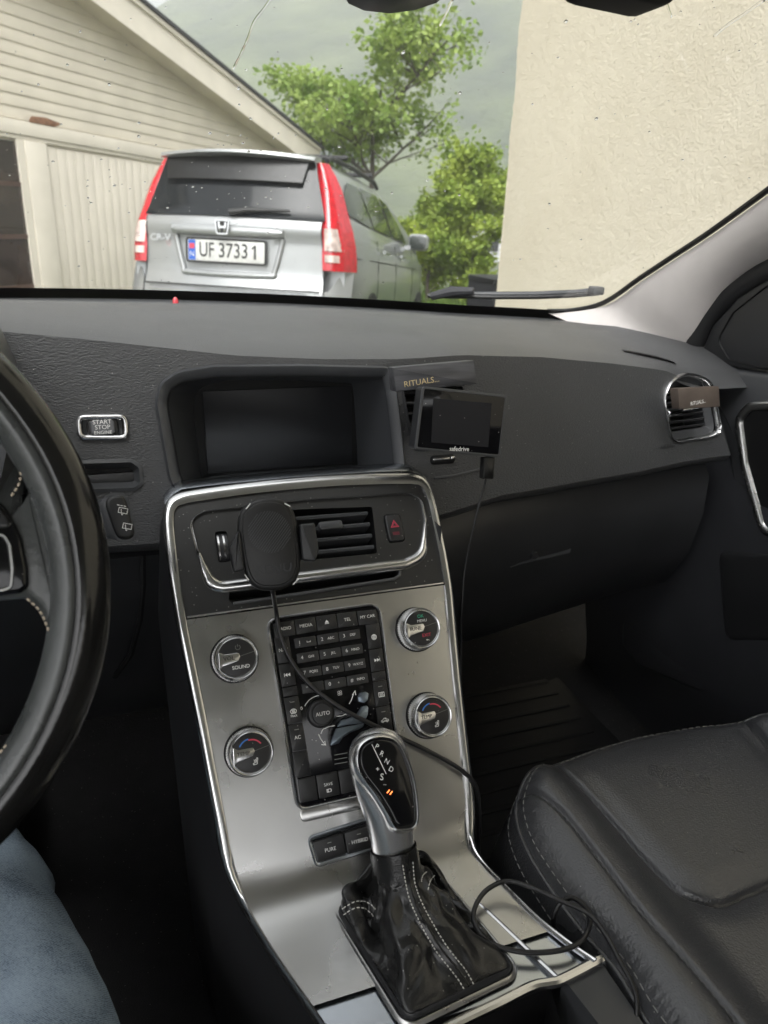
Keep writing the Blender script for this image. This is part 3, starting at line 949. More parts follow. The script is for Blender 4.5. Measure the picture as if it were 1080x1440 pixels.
# bonnet and scuttle ahead of the glass
mb = MB()
mb.loft([[(x, Yb(x)+.05+d, zbase(0)-.055-.10*d-.06*d*d-.05*x*x) for x in np.linspace(-.82, .82, 21)] for d in np.linspace(.06, 1.25, 12)])
mb.build('bonnet', MAT['bonnet'], cabin)
mb = MB()
mb.loft([[(x, Yb(x)+d, zbase(x)-.02-z) for x in np.linspace(-.82, .82, 21)] for d, z in ((-.045, .0), (.0, .012), (.06, .05), (.12, .07))])
mb.build('scuttle', MAT['dark'], cabin)
# wiper parked along the foot of the glass
pts = [onws(a, b) for a, b in ((607, 427), (650, 428), (700, 429), (760, 429), (815, 427), (850, 424))]
def lift(p, d): return np.array(p)+np.array([0, .02, d])
mb = MB(); mb.tube([lift(p, .012) for p in pts], .0044, 8); wip = mb.build('wiper', MAT['blacktrim'], cabin)
mb = MB(); mb.tube([lift(p, .017) for p in pts[1:]], [.0030, .0042, .0045, .0046, .0046], 8); mb.build('wiper_spine', MAT['rimgrey'], wip)
q = lift(onws(846, 424), .016)
mb = MB(); mb.prism(Fr(q, (1, 0, 0), (0, 0, 1)), rrect(.022, .014, .004), -.008, .010, .003, 2, True); mb.build('wiper_end', MAT['rimgrey'], wip)
a_, b_ = lift(onws(612, 428), .012), lift(onws(672, 422), .014)
mb = MB(); mb.tube([a_, (a_+b_)/2+np.array([0, 0, .004]), b_], [.007, .009, .006], 8); mb.build('wiper_arm', MAT['binmat'], wip)

# right A pillar trim: front edge follows the glass, back edge the door frame
front = [(770, 438), (806, 437), (850, 426), (900, 392), (950, 359), (1000, 326), (1080, 268), (1180, 196), (1290, 118), (1400, 40)]
back = [(966, 500), (968, 499), (972, 488), (982, 468), (1000, 440), (1030, 404), (1082, 367), (1200, 330), (1330, 300), (1480, 268)]
backX = [.69, .69, .685, .68, .68, .68, .675, .66, .63, .60]
mb = MB(); secs = []
basec = [(770, 440), (800, 453), (840, 463), (870, 469), (902, 480), (940, 492), (966, 501)]
for i, (f, b) in enumerate(zip(front, back)):
    A = onws(*f)+np.array([0, -.004, -.004])
    B = atX(b[0], b[1], backX[i])
    row = []
    for k in range(13):
        t_ = k/12
        p = A+(B-A)*t_
        bul = .026*sin(pi*t_)**.8
        p = p+bul*np.array([-.62, -.55, -.12])
        if i < 2:                                   # the foot spreads over the end of the dash
            w_ = (1-i)*1.0 if i == 0 else .55
            bx_ = np.interp(t_*6, range(7), [c[0] for c in basec]); by_ = np.interp(t_*6, range(7), [c[1] for c in basec])
            d_ = np.linalg.norm(p-CAM)
            r_ = ray(bx_, by_); q = CAM+r_/np.linalg.norm(r_)*d_
            p = p*(1-w_)+q*w_
        row.append(p)
    secs.append(row)
secs2 = []
for j in range(13):
    secs2.append(spline([s_[j] for s_ in secs], 4))
mb.loft(secs2)
mb.build('pillar_trim', MAT['pillar'], cabin, 80)
# black edge of the glass beside the pillar
mb = MB(); e_ = [onws(*f)+np.array([0, .002, 0]) for f in front]
mb.tube(spline([p+np.array([-.002, -.004, .001]) for p in e_], 4), .0042, 8)
mb.build('glass_edge', MAT['frit'], cabin)
# left A pillar (mirror of the right one) and roof
mb = MB(); mb.loft([[(-p[0], p[1], p[2]) for p in r] for r in secs2]); mb.build('pillar_trim', MAT['pillar'], cabin, 80)
yr = Yb(0)-ROOFS
mb = MB()
mb.loft([[(x, (Yb(x)-ROOFS+.02) if i == 0 else yr-.12*i, (ws(x, ROOFS)[2]-.02 if i == 0 else ws(0, ROOFS)[2]+.02-.08*x*x)) for x in np.linspace(-.66, .66, 17)] for i in range(18)])
mb.build('headliner', MAT['liner'], cabin)
# floor, firewall, left side, sills
mb = MB(); secs = []
for y, z in ((-1.0, .27), (.0, .27), (.95, .27), (1.12, .30), (1.30, .44), (1.42, .62), (1.44, .93)):
    secs.append([(x, y, z+.012*mnoise.noise((x*6, y*6, 1))) for x in np.linspace(-.80, .80, 33)])
mb.loft(secs); mb.build('floor', MAT['carpet'], cabin, 60)
# rear bench, load bay and rear quarter behind the camera, added to darken the cabin
mb = MB(); mb.loft([[(x, y, z) for x in np.linspace(-.70, .70, 9)] for y, z in ((-.55, .27), (-.52, .50), (-.95, .48), (-1.10, 1.02), (-1.22, 1.02), (-1.30, .60), (-1.85, .60), (-1.95, 1.0))]); mb.build('rear_bench', MAT['leather'], cabin, 40)
for s_ in (-1, 1):
    mb = MB(); mb.loft([[(s_*(.74-.10*smooth(.95, 1.4, z)), y, z) for z in (.3, .7, .97)] for y in np.linspace(-.9, -2.0, 6)]); mb.build('rear_side', MAT['under'], cabin, 40)
    mb = MB(); mb.loft([[(s_*(.74-.12*t_), -.42-.05*t_+d, .95+.45*t_) for d in (0, -.10)] for t_ in (0, .5, 1)]); mb.build('centre_pillar', MAT['pillar'], cabin, 40)
# ribbed mat in the passenger footwell
Fm = Fr((.40, .80, .285), (1, 0, 0), (0, 1, 0))
mb = MB(); mb.prism(Fm, rrect(.46, .60, .04), 0, .006, .003); mt_ = mb.build('floor_mat', MAT['dark'], cabin)
for i in range(14):
    mb = MB(); mb.prism(Fm, rrect(.40, .010, .003, 0, -.26+i*.04), .006, .0082, .001); mb.build('mat_rib', MAT['dark'], mt_)
mb = MB(); mb.loft([[(-.74, y, z) for y in np.linspace(-1, 1.3, 9)] for z in (.2, .5, .8, .95)]); mb.build('left_side', MAT['under'], cabin)  # unseen plain slab, added to block light from the left
# housing of the rain sensor high on the glass, and the mirror hung in front of it
q = onws(560, -40)
s0 = Yb(q[0])-q[1]
Fs = ws_frame(q[0], s0, 0); Fs.n = -Fs.n
mb = MB()
cz = [onws(a, b)-.0*Fs.n for a, b in ((482, -10), (490, 5), (512, 15), (548, 19), (585, 14), (614, 4), (630, -10))]
top = [onws(a, b) for a, b in ((500, -150), (510, -150), (525, -150), (548, -150), (570, -150), (585, -150), (600, -150))]
dn = np.array([0, -.6, -.8])
rows = []
for t_ in np.linspace(0, 1, 6):
    rows.append([c+(t2-c)*t_+dn*.035*sin(pi*min(1, (i+.0)/6))*min(1, t_*2.2) for i, (c, t2) in enumerate(zip(cz, top))])
mb.loft(rows); sh = mb.build('sensor_housing', MAT['rimgrey'], cabin, 70)
# interior mirror
mc = atY(886, -66, .52)
mr = thing('rear_view_mirror', 'dark interior mirror just showing at the top of the windscreen', 'mirror', mc)
Fm = Fr(mc, (cos(.25), -sin(.25)*-1, .03), (0, .12, 1))
mb = MB(); mb.prism(Fm, rrect(.10, .056, .022), -.022, .008, .006, 3, True); mb.build('housing', MAT['dark'], mr)
mb = MB(); mb.prism(Fm, rrect(.094, .050, .020), .006, .0095, .001); mb.build('mirror_glass', MAT['chrome'], mr)
mb = MB(); mb.tube([Fm.p(0, .01, -.02), Fm.p(-.01, .05, -.05), np.array(ws(mc[0]-.02, Yb(mc[0])-mc[1]-.04))], .009, 8); mb.build('stalk', MAT['dark'], mr)

# ================================================================== DASHBOARD
SL = .25
def g_(x): return .705+.105*smooth(.12, .66, x)+(.02*smooth(-.2, -.5, x) if x < -.2 else 0)
def dface(x, z): return np.array([x, g_(x)+SL*(z-.93), z])
def ond(px, py): return on_surf(px, py, lambda P: P[1]-g_(P[0])-SL*(P[2]-.93))
def dxz(px, py):
    p = ond(px, py); return np.array([p[0], p[2]])
dash = thing('dashboard', 'black grained dashboard with a recessed screen across the car', 'dashboard', (.1, .8, .85))
crest_px = [(0, 466), (100, 475), (240, 490), (330, 500), (450, 505), (560, 505), (650, 499), (760, 502), (860, 511), (935, 521), (985, 541)]
CR = [ond(*p) for p in crest_px]
CRx = [p[0] for p in CR]; CRz = [p[2] for p in CR]
def zc(x): return float(np.interp(x, CRx, CRz)) if x > CRx[0] else CRz[0]+.02*smooth(CRx[0], CRx[0]-.2, x)
low_px = [(150, 768), (222, 764), (620, 724), (700, 697), (800, 680), (900, 663), (1027, 640)]
LO = [ond(*p) for p in low_px]
LOx = [p[0] for p in LO]; LOz = [p[2] for p in LO]
def zl(x): return float(np.interp(x, LOx, LOz))
XR = LO[-1][0]
XL = -.62
# top pad: rises from the grained face, runs forward to the glass
mb = MB(); rows = []
xs_ = np.linspace(XL, .70, 90)
for t_ in np.linspace(0, 1, 26):
    row = []
    for x in xs_:
        zc_ = zc(min(x, XR)); c = dface(min(x, XR), zc_); c[0] = x
        e = np.array([x, Yb(x)-.10, zbase(x)-.010])
        p = c+(e-c)*t_
        p[2] += .012*sin(pi*t_)*smooth(0, .1, t_)+.0
        if t_ == 0: p = p+np.array([0, .0, -.004])
        p[2] += -.004*smooth(.14, 0, t_)
        row.append(p)
    rows.append(row)
mb.loft(rows); mb.build('top_pad', MAT['pad'], dash, 80)
mb = MB(); rows = []
for t_ in np.linspace(0, 1, 5):
    rows.append([(x, Yb(x)-.096+t_*.10, zbase(x)-.012-.004*t_) for x in np.linspace(-.70, .70, 60)])
mb.loft(rows); mb.build('defroster_strip', MAT['rimgrey'], dash, 80)
# red alarm lamp near the glass
q = on_surf(247, 427, lambda P: P[2]-(zbase(P[0])-.012)) if True else None
q = atZ(247, 427, zbase(-.05)-.012)
mb = MB(); mb.tube([q+np.array([0, 0, -.002]), q+np.array([0, 0, .006]), q+np.array([0, 0, .010])], [.0048, .0045, .002], 12)
mb.build('alarm_lamp', M('red_bead', (.55, .05, .07), .3, coat=.5), dash)
# openings in the face
binn_px = [(217, 566), (224, 538), (248, 521), (300, 513), (420, 512), (548, 515), (556, 545), (563, 600), (568, 655), (560, 668), (250, 700), (236, 672)]
binn = rpoly([dxz(*p) for p in binn_px], [.03, .02, .03, .03, .02, .012, .02, .02, .012, .006, .02, .03], 4)
ventc_px = [(556, 545), (640, 545), (652, 632), (578, 634)]
ventc = rpoly([dxz(*p) for p in [(563, 540), (652, 540), (664, 634), (580, 634)]], .006, 3)
ventr_px = [(938, 543), (963, 528), (992, 534), (1004, 552), (1011, 606), (998, 612), (948, 621), (940, 606), (934, 562)]
ventr = cspl([dxz(*p) for p in ((934, 566), (941, 541), (962, 528), (985, 531), (1001, 545), (1007, 575), (1011, 603), (1000, 613), (972, 618), (950, 620), (941, 606))], 4)
start_px = [(106, 583), (179, 582), (182, 619), (109, 619)]
starto = rpoly([dxz(*p) for p in start_px], .008, 4)
key_px = [(72, 648), (186, 645), (200, 655), (202, 682), (190, 690), (80, 694)]
keyo = rpoly([dxz(*p) for p in key_px], .008, 4)
face_ol = [(x, zc(x)) for x in np.linspace(XR-.035, XL, 60)]
face_ol = [tuple(dxz(985, 541)), tuple(dxz(1010, 586))][::-1]+face_ol if False else face_ol
xr2 = [tuple(dxz(1027, 640)), tuple(dxz(1013, 592)), tuple(dxz(990, 545))]
face_ol = [(x, zl(x)) for x in np.linspace(XL, XR, 60)][:-1]+xr2+[(x, zc(x)) for x in np.linspace(xr2[-1][0]-.012, XL, 60)]
fm = panel(np.array(face_ol), [binn, ventc, ventr, starto, keyo], dface, .014)
fp = fm.build('face_panel', MAT['face'], dash, 60)
# rolled lower edge of the face and end return
mb = MB(); rows = []
for d, dz in ((0, 0), (.002, -.006), (.010, -.012), (.022, -.013), (.05, -.008)):
    rows.append([dface(x, zl(x))+np.array([0, d, dz]) for x in np.linspace(XL, XR, 80)])
mb.loft(rows); mb.build('lower_edge', MAT['face'], dash, 80)
mb = MB(); endc = spline([ond(1027, 640), ond(1013, 592), ond(990, 545), ond(985, 541)], 5)
mb.loft([endc, [p+np.array([.006, .006, 0]) for p in endc], [p+np.array([.010, .16, -.004]) for p in endc]])
mb.build('end_cap', MAT['face'], dash, 80)

def ring_on(ol, prof, fn):
    """profile (outward offset, towards-driver lift) swept round an outline lying on a curved face"""
    mb = MB(); secs = []
    for d, h in prof:
        o2 = inset(ol, -d)
        secs.append([fn(x, z)+np.array([0, -h, h*SL]) for x, z in o2])
    mb.loft(secs+[secs[0]], True)
    return mb
def well(ol, ol2, y_in, n=4):
    """walls of a recess from the face outline to an inner outline"""
    mb = MB(); secs = []
    for k in range(n+1):
        t_ = k/n
        secs.append([dface(*a)*(1-t_)+np.array([b[0], y_in(b[0], b[1]), b[1]])*t_ for a, b in zip(ol, ol2)])
    mb.loft(secs, True)
    return mb
# screen binnacle
bn = ring_on(binn, [(0, -.004), (.0, .004), (-.002, .007), (-.009, .005), (-.012, -.004)], dface).build('screen_hood', MAT['rimgrey'], dash, 70)
FSc = Fr(atY(392, 612, .795), (1, 0, 0), (0, .10, 1))
sc = [FSc.px(*p) for p in ((284, 545), (496, 541), (499, 690), (289, 706))]
b2 = inset(binn, .012)
cen = b2.mean(0)
scx0, scx1 = min(s[0] for s in sc), max(s[0] for s in sc); scy0, scy1 = min(s[1] for s in sc), max(s[1] for s in sc)
def inner(p):
    # nearest point on the screen frame rectangle, along the same direction
    w0 = FSc.o[0]+(scx0+scx1)/2; z0 = FSc.o[2]+(scy0+scy1)/2
    hx, hy = (scx1-scx0)/2+.006, (scy1-scy0)/2+.006
    dx, dz = p[0]-w0, p[1]-z0
    k = 1/max(abs(dx)/hx, abs(dz)/hy)
    return (w0+dx*k, z0+dz*k)
(bx0, bz0), (bx1, bz1) = b2.min(0), b2.max(0)
b3 = np.array([(FSc.o[0]+scx0-.006+(p[0]-bx0)/(bx1-bx0)*(scx1-scx0+.012), FSc.o[2]+scy0-.006+(p[1]-bz0)/(bz1-bz0)*(scy1-scy0+.012)) for p in b2])
well(b2, b3, lambda x, z: .797+.10*(z-FSc.o[2])).build('screen_well', MAT['rimgrey'], bn, 50)
mb = MB(); mb.prism(FSc, rpoly([(scx0-.012, scy0-.012), (scx1+.012, scy0-.012), (scx1+.012, scy1+.012), (scx0-.012, scy1+.012)], .002), -.012, -.001); mb.build('screen_bezel', MAT['bezelblk'], bn)
s2 = [FSc.px(*p) for p in ((287, 550), (494, 546), (494, 652), (292, 664))]
mb = MB(); mb.prism(FSc, rpoly([(min(s2[0][0], s2[3][0]), (s2[2][1]+s2[3][1])/2), (max(s2[1][0], s2[2][0]), (s2[2][1]+s2[3][1])/2), (max(s2[1][0], s2[2][0]), s2[0][1]), (min(s2[0][0], s2[3][0]), s2[0][1])], .001), -.001, .0008, .0004); mb.build('screen', MAT['screen'], bn)
# start button
sb = ring_on(starto, [(0, -.003), (.0, .003), (-.0025, .0042), (-.0050, .002), (-.0055, -.006)], dface).build('start_button', MAT['satin'], dash, 70)
Fst = Fr(dface(*starto.mean(0)), (1, 0, 0), (0, SL, 1))
w_, h_ = np.ptp(starto[:, 0]), np.ptp(starto[:, 1])
mb = MB(); mb.prism(Fst, rrect(w_-.006, h_-.006, .006), -.012, -.005); mb.build('button_well', MAT['rimgrey'], sb)
mb = MB(); mb.prism(Fst, rrect(w_*.62, h_*.66, .0055), -.006, .002, .003, 3); mb.build('button_base', MAT['key'], sb)
mb = MB(); mb.prism(Fst, rrect(w_*.46, h_*.55, .004), .001, .0038, .0015, 3); mb.build('button_cap', MAT['capgrey'], sb)
for i, s in enumerate(('START', 'STOP', 'ENGINE')):
    text(s, .0056 if i < 2 else .0044, Fst, .0, .0048-.0048*i, .0041, MAT['ink'], sb)
# key slot
kw_ = ring_on(keyo, [(0, -.004), (0, .0015), (-.003, .0025), (-.008, -.006), (-.009, -.012)], dface).build('key_slot', MAT['rimgrey'], dash, 70)
Fk = Fr(dface(*keyo.mean(0)), (1, 0, 0), (0, SL, 1))
kw2, kh2 = np.ptp(keyo[:, 0]), np.ptp(keyo[:, 1])
mb = MB(); mb.prism(Fk, rrect(kw2-.012, kh2-.012, .005), -.05, -.012); mb.build('slot_well', MAT['dark'], kw_)
mb = MB(); mb.prism(Fk, rrect(kw2-.026, kh2*.40, .004, -.002, -.004), -.03, -.006, .003); mb.build('slot_flap', MAT['plastic'], kw_)
# centre-right vent (behind the little screen)
def slats(F, x0, x1, y0, y1, n, h0, depth, th, parent, mat=MAT['plastic'], tilt=.35):
    for i in range(n):
        y = y0+(y1-y0)*(i+.5)/n
        b_ = MB(); P = []
        for x in (x0, x1):
            P.append([F.p(x, y-tilt*depth/2-th/2, h0-depth), F.p(x, y+tilt*0-th/2, h0), F.p(x, y+th*.1, h0+th*.3), F.p(x, y+th/2, h0), F.p(x, y-tilt*depth/2+th/2, h0-depth)])
        b_.loft(P, True, True, True); b_.build('slat', mat, parent, 40)
vc = ring_on(ventc, [(0, -.01), (0, .001), (-.002, .0015), (-.003, -.012)], dface).build('air_vent', MAT['plastic'], dash, 70)
Fv = Fr(dface(*ventc.mean(0)), (1, 0, 0), (0, SL, 1))
vw, vh = np.ptp(ventc[:, 0]), np.ptp(ventc[:, 1])
MB().box(Fv, -vw/2, vw/2, -vh/2, vh/2, -.05, -.045).build('vent_back', MAT['dark'], vc)
slats(Fv, -vw/2+.004, vw/2-.004, -vh/2+.003, vh/2-.003, 6, -.006, .02, .0028, vc)
mb = MB(); mb.tube([Fv.p(-vw/2+.020, .004, -.004), Fv.p(-vw/2+.026, .005, .004), Fv.p(-vw/2+.032, .006, .004)], [.0015, .0030, .0026], 8); mb.build('vent_tab', MAT['satin'], vc)
# pod line and thumb dial under it
Fd = Fr(dface(*dxz(622, 646)), (1, 0, 0), (0, SL, 1))
mb = MB(); mb.prism(Fd, rrect(.030, .0105, .005), -.01, .004, .004, 3); dl = mb.build('vent_dial', MAT['dark'], dash)
mb = MB(); mb.prism(Fd, rrect(.020, .0030, .0014, -.003, .001), .003, .0052, .001); mb.build('dial_mark', MAT['satin'], dl)
mb = MB(); mb.prism(Fd, rrect(.0045, .0035, .001, .0105, .0015), .003, .0052, .001); mb.build('dial_mark', MAT['satin'], dl)
mb = MB(); mb.tube([dface(*dxz(a, b))+np.array([0, -.001, 0]) for a, b in ((610, 672), (640, 668), (672, 660), (690, 650), (702, 632))], .0014, 6); mb.build('pod_seam', MAT['rimgrey'], dash)
# passenger-side vent with bright ring
vr = ring_on(ventr, [(-.0030, -.004), (-.001, .003), (.0005, .0042), (.0022, .003), (.0030, -.003)], dface).build('air_vent', MAT['satin'], dash, 70)
cvr = ventr.mean(0)
Fv = Fr(dface(*cvr), dface(cvr[0]+.01, cvr[1])-dface(cvr[0]-.01, cvr[1]), (0, SL, 1))
loc = np.array([((dface(*p)-Fv.o)@Fv.u, (dface(*p)-Fv.o)@Fv.v) for p in ventr])
mb = MB(); mb.loft([[Fv.p(*p, -.004) for p in inset(loc, .003)], [Fv.p(*p, -.010) for p in inset(loc, .013)], [Fv.p(*p, -.05) for p in inset(loc, .014)]], True, False, True); mb.build('vent_funnel', MAT['rimgrey'], vr, 40)
li = inset(loc, .015)
mb = MB(); mb.prism(Fv, li, -.049, -.045); mb.build('vent_back', MAT['dark'], vr)
slats(Fv, li[:, 0].min()+.002, li[:, 0].max()-.002, li[:, 1].min(), li[:, 1].max(), 7, -.010, .02, .0030, vr)
mb = MB(); mb.prism(Fv, rrect(.030, .004, .002, .004, .001), -.010, -.004, .001); mb.build('vent_tab', MAT['chrome'], vr)
mb = MB(); mb.tube([Fv.p(loc[:, 0].min()+.006, .008, -.002), Fv.p(loc[:, 0].min()+.010, .0, .002), Fv.p(loc[:, 0].min()+.010, -.012, .001)], .0016, 8); mb.build('vent_tab', MAT['chrome'], vr)
# demister slit on the pad, airbag mark
pz = [on_surf(a, b, lambda P: P[2]-(1.0)) for a, b in ()]
def onpad(px, py):
    def G(P):
        x = P[0]; c = dface(min(x, XR), zc(min(x, XR))); e1_, z1_ = Yb(x)-.10, zbase(x)-.010
        t_ = max(0, min(1, (P[1]-c[1])/(e1_-c[1])))
        return P[2]-(c[2]+(z1_-c[2])*t_+.012*sin(pi*t_)*smooth(0, .1, t_)-.004*smooth(.14, 0, t_))
    return on_surf(px, py, G)
mb = MB(); sl = [onpad(a, b)+np.array([0, 0, .0012]) for a, b in ((876, 494), (895, 497), (915, 501), (935, 506), (950, 512))]
mb.loft([[p+np.array([0, .004, 0]) for p in sl], [p+np.array([0, .0, .001]) for p in sl], [p+np.array([0, -.006-.004*sin(i/4*pi), 0]) for i, p in enumerate(sl)]]); mb.build('side_demister', MAT['dark'], dash, 60)
Fa = Fr(dface(*dxz(938, 628)), dface(.55, .87)-dface(.53, .87), (0, SL, 1))
text('AIRBAG', .0085, Fa, 0, 0, .0008, MAT['plastic'], dash, 'airbag_mark')
# glovebox, knee panel
mb = MB(); rows = []
for dy, z in ((.030, .0), (.004, -.03), (.0, -.09), (.012, -.16), (.05, -.23), (.12, -.27), (.35, -.28)):
    rows.append([(x, g_(x)+.005+dy, zl(x)-.012+z) for x in np.linspace(.10, XR, 40)])
mb.loft(rows); gb = mb.build('glovebox', MAT['plastic'], dash, 70)
mb = MB(); e_ = [np.array(r[-1]) for r in rows]
mb.loft([e_, [p+np.array([.004, .02, 0]) for p in e_], [p+np.array([.004, .35, 0]) for p in e_]]); mb.build('glovebox_side', MAT['under'], gb, 60)
def ong(px, py): return on_surf(px, py, lambda P: P[1]-(g_(P[0])+.012))
hp = [ong(a, b) for a, b in ((712, 796), (742, 788), (800, 775), (802, 766), (786, 763), (745, 780))]
mb = MB(); c_ = sum(hp)/len(hp)
mb.loft([[p+np.array([0, .0, 0]) for p in hp], [p*.95+c_*.05+np.array([0, -.006, 0]) for p in hp]], True, False, True); mb.build('glovebox_handle', MAT['rimgrey'], gb, 30)
mb = MB(); q = ong(746, 776); mb.tube([q+np.array([0, -.008, 0]), q+np.array([0, -.012, 0])], .005, 14); mb.build('lock', MAT['plastic'], gb)
mb = MB(); rows = []
for dy, z in ((.03, .0), (.0, -.012), (.01, -.08), (.05, -.18), (.12, -.28), (.22, -.34)):
    rows.append([(x, .70+dy, .838+z) for x in np.linspace(XL, -.125, 30)])
mb.loft(rows); kp = mb.build('knee_panel', MAT['plastic'], dash, 70)
mb = MB(); mb.tube([(-.150, .694, .83), (-.152, .690, .80), (-.158, .694, .76), (-.170, .712, .71), (-.19, .75, .66)], .003, 6); mb.build('panel_gap', MAT['dark'], kp)

# ---- passenger door
door = thing('passenger_door', 'black front passenger door panel with silver pull handle ring', 'door', (.72, .5, .3))
DX = .70
def dX(z): return DX+.02*smooth(.75, .95, z)*0-.03*smooth(.95, .75, z)*smooth(.3, .5, z)
mb = MB(); rows = []
for z in np.linspace(.22, .955, 26):
    rows.append([(dX(z)+.015+(-.012 if abs(z-.70) < .1 else 0)*0, y, z) for y in np.linspace(-.9, 1.10, 30)])
rows.append([(DX+.03, y, .975) for y in np.linspace(-.9, 1.10, 30)])
rows.append([(DX+.09, y, .982) for y in np.linspace(-.9, 1.10, 30)])
mb.loft(rows); mb.build('door_panel', MAT['doorplastic'], door, 80)
FD = Fr((DX, .8, .9), (0, -1, 0), (0, 0, 1))      # u rearwards, seen from inside
def dpx(a, b, h=0): return FD.px(a, b, h)
# upper shoulder in lighter plastic
def door_piece(pxs, r, h0, h1, name, mat, bev=.004, n=4, parent=door):
    b_ = MB(); b_.prism(FD, rpoly([dpx(*p) for p in pxs], r, n), h0, h1, bev, 3); return b_.build(name, mat, parent, 50)
door_piece([(984, 512), (1110, 526), (1140, 600), (1150, 830), (1052, 830), (1030, 640), (1004, 560)], .02, -.02, .010, 'shoulder', MAT['rimgrey'], .010)
hr = rpoly([dpx(*p) for p in ((1052, 590), (1066, 574), (1120, 570), (1120, 760), (1085, 740), (1060, 650))], [.012, .012, .01, .01, .02, .03], 4)
mb = MB(); mb.ring(FD, hr, [(-.004, .006), (-.002, .016), (.004, .019), (.009, .016), (.010, .006)]); pr_ = mb.build('pull_handle_ring', MAT['alu'], door, 70)
mb = MB(); mb.prism(FD, inset(hr, .002), .0105, .0125); mb.build('pull_recess', MAT['dark'], pr_)
door_piece([(908, 716), (974, 712), (984, 730), (1004, 880), (1011, 962), (996, 974), (905, 937), (880, 905), (884, 800)], .02, -.01, .012, 'door_pocket', MAT['doorplastic'], .008)
door_piece([(1020, 770), (1150, 780), (1150, 900), (1030, 900)], .02, -.01, .018, 'armrest', MAT['plastic'], .008)
# sail panel and seal
FS_ = Fr((.69, .8, 1.0), (0, -1, 0), (-.12, 0, 1))
def spx(a, b): return FS_.px(a, b)
mb = MB(); mb.prism(FS_, rpoly([spx(*p) for p in ((982, 510), (1004, 458), (1040, 418), (1090, 386), (1180, 380), (1180, 528), (1070, 520))], .008, 3), -.02, .004, .004); sp_ = mb.build('sail_panel', MAT['plastic'], door, 50)
mb = MB(); mb.ring(FS_, rpoly([spx(*p) for p in ((1014, 478), (1036, 440), (1085, 402), (1160, 400), (1160, 516), (1075, 514), (1030, 504))], .015, 4), [(0, .003), (.002, .006), (.004, .003)]); mb.build('speaker_edge', MAT['dark'], sp_, 70)
mb = MB(); mb.tube(spline([atX(a, b, x) for a, b, x in ((970, 505, .694), (985, 470, .69), (1005, 437, .688), (1040, 405, .685), (1095, 374, .68), (1200, 340, .665), (1340, 310, .64))], 6), .016, 10); mb.build('door_seal', MAT['seal'], door, 80)
# ================================================================== CENTRE CONSOLE
con = thing('centre_console', 'brushed aluminium centre console with knobs, keypad and air vents', 'console', (.005, .5, .3))
XC = .005
FLo = Fr((XC, .597, .809), (1, 0, 0), (0, .572, .82))
FUp = Fr((XC, .597, .809), (1, 0, 0), (0, .645, .764))
def hw(v): return float(np.interp(v, [-.226, -.188, -.081, 0, .06, .12], [.1155, .1185, .1265, .134, .1355, .135]))
# --- bright trim that runs up one side, over the top and down the other
path = []        # (outer point, inward direction, normal)
X1 = np.array([1., 0, 0]); Z1 = np.array([0, 0, 1.])
for x, y, z in ((-.060, .335, .604), (-.070, .365, .603), (-.084, .405, .603), (-.095, .44, .606), (-.102, .456, .616)):
    path.append((np.array([x, y, z]), np.array([.95, .25, 0]), Z1*.8+np.array([0, -.3, 0])))
for v in (-.21, -.17, -.13, -.09, -.05, -.01):
    path.append((FLo.p(-hw(v), v), X1, FLo.n))
for v in (.02, .05, .08): path.append((FUp.p(-hw(v), v), X1, FUp.n))
for a, b, ix, iy in ((-.1345, .095, 1, -.05), (-.1325, .105, .95, -.3), (-.1275, .1135, .7, -.7), (-.118, .1185, .3, -.95), (-.105, .1205, .08, -1), (-.07, .1228, .02, -1), (-.035, .1242, .01, -1), (0, .1246, 0, -1)):
    path.append((FUp.p(a, b), ix*FUp.u+iy*FUp.v, FUp.n))
def mirx(p): return np.array([2*XC-p[0], p[1], p[2]])
def mird(d): return np.array([-d[0], d[1], d[2]])
right = [(mirx(p), mird(i), n_) for p, i, n_ in reversed(path[5:-1])]
path += right
for x, y, z in ((.113, .456, .616), (.1165, .44, .606), (.1265, .41, .603), (.137, .375, .603), (.150, .345, .604), (.160, .328, .604)):
    path.append((np.array([x, y, z]), np.array([-.95, -.25, 0]), Z1*.8+np.array([0, -.3, 0])))
_pp = spline([q[0] for q in path], 3); _pi = spline([q[1] for q in path], 3); _pn = spline([q[2] for q in path], 3)
secs = []
for p, i, n_ in zip(_pp, _pi, _pn):
    i = i/np.linalg.norm(i); n_ = n_/np.linalg.norm(n_)
    w = .0095+.0045*max(0., -i@FUp.v)-.0045*smooth(.64, .605, p[2])
    secs.append([p-n_*.020-i*.001, p-n_*.004-i*.0006, p+n_*.0005, p+i*.0015+n_*.0026, p+i*w*.5+n_*.0036, p+i*(w-.001)+n_*.0022, p+i*w-n_*.002])
mb = MB(); mb.loft(secs); mb.build('edge_trim', MAT['satin'], con, 55)
# glossy shelf behind the top of the trim
mb = MB(); rows = []
for t_ in np.linspace(-1, 1, 33):
    a = t_*.132; b = .1246-.0041*abs(t_)**3-(.012*smooth(.9, 1.0, abs(t_)))
    p = FUp.p(a, b, -.001)
    rows.append([p, p+np.array([0, .006, .0028]), p+np.array([0, .016, .0030]), p+np.array([0, .028, -.004]), p+np.array([0, .105, -.035])])
mb.loft(rows); mb.build('top_shelf', MAT['gloss'], con, 60)
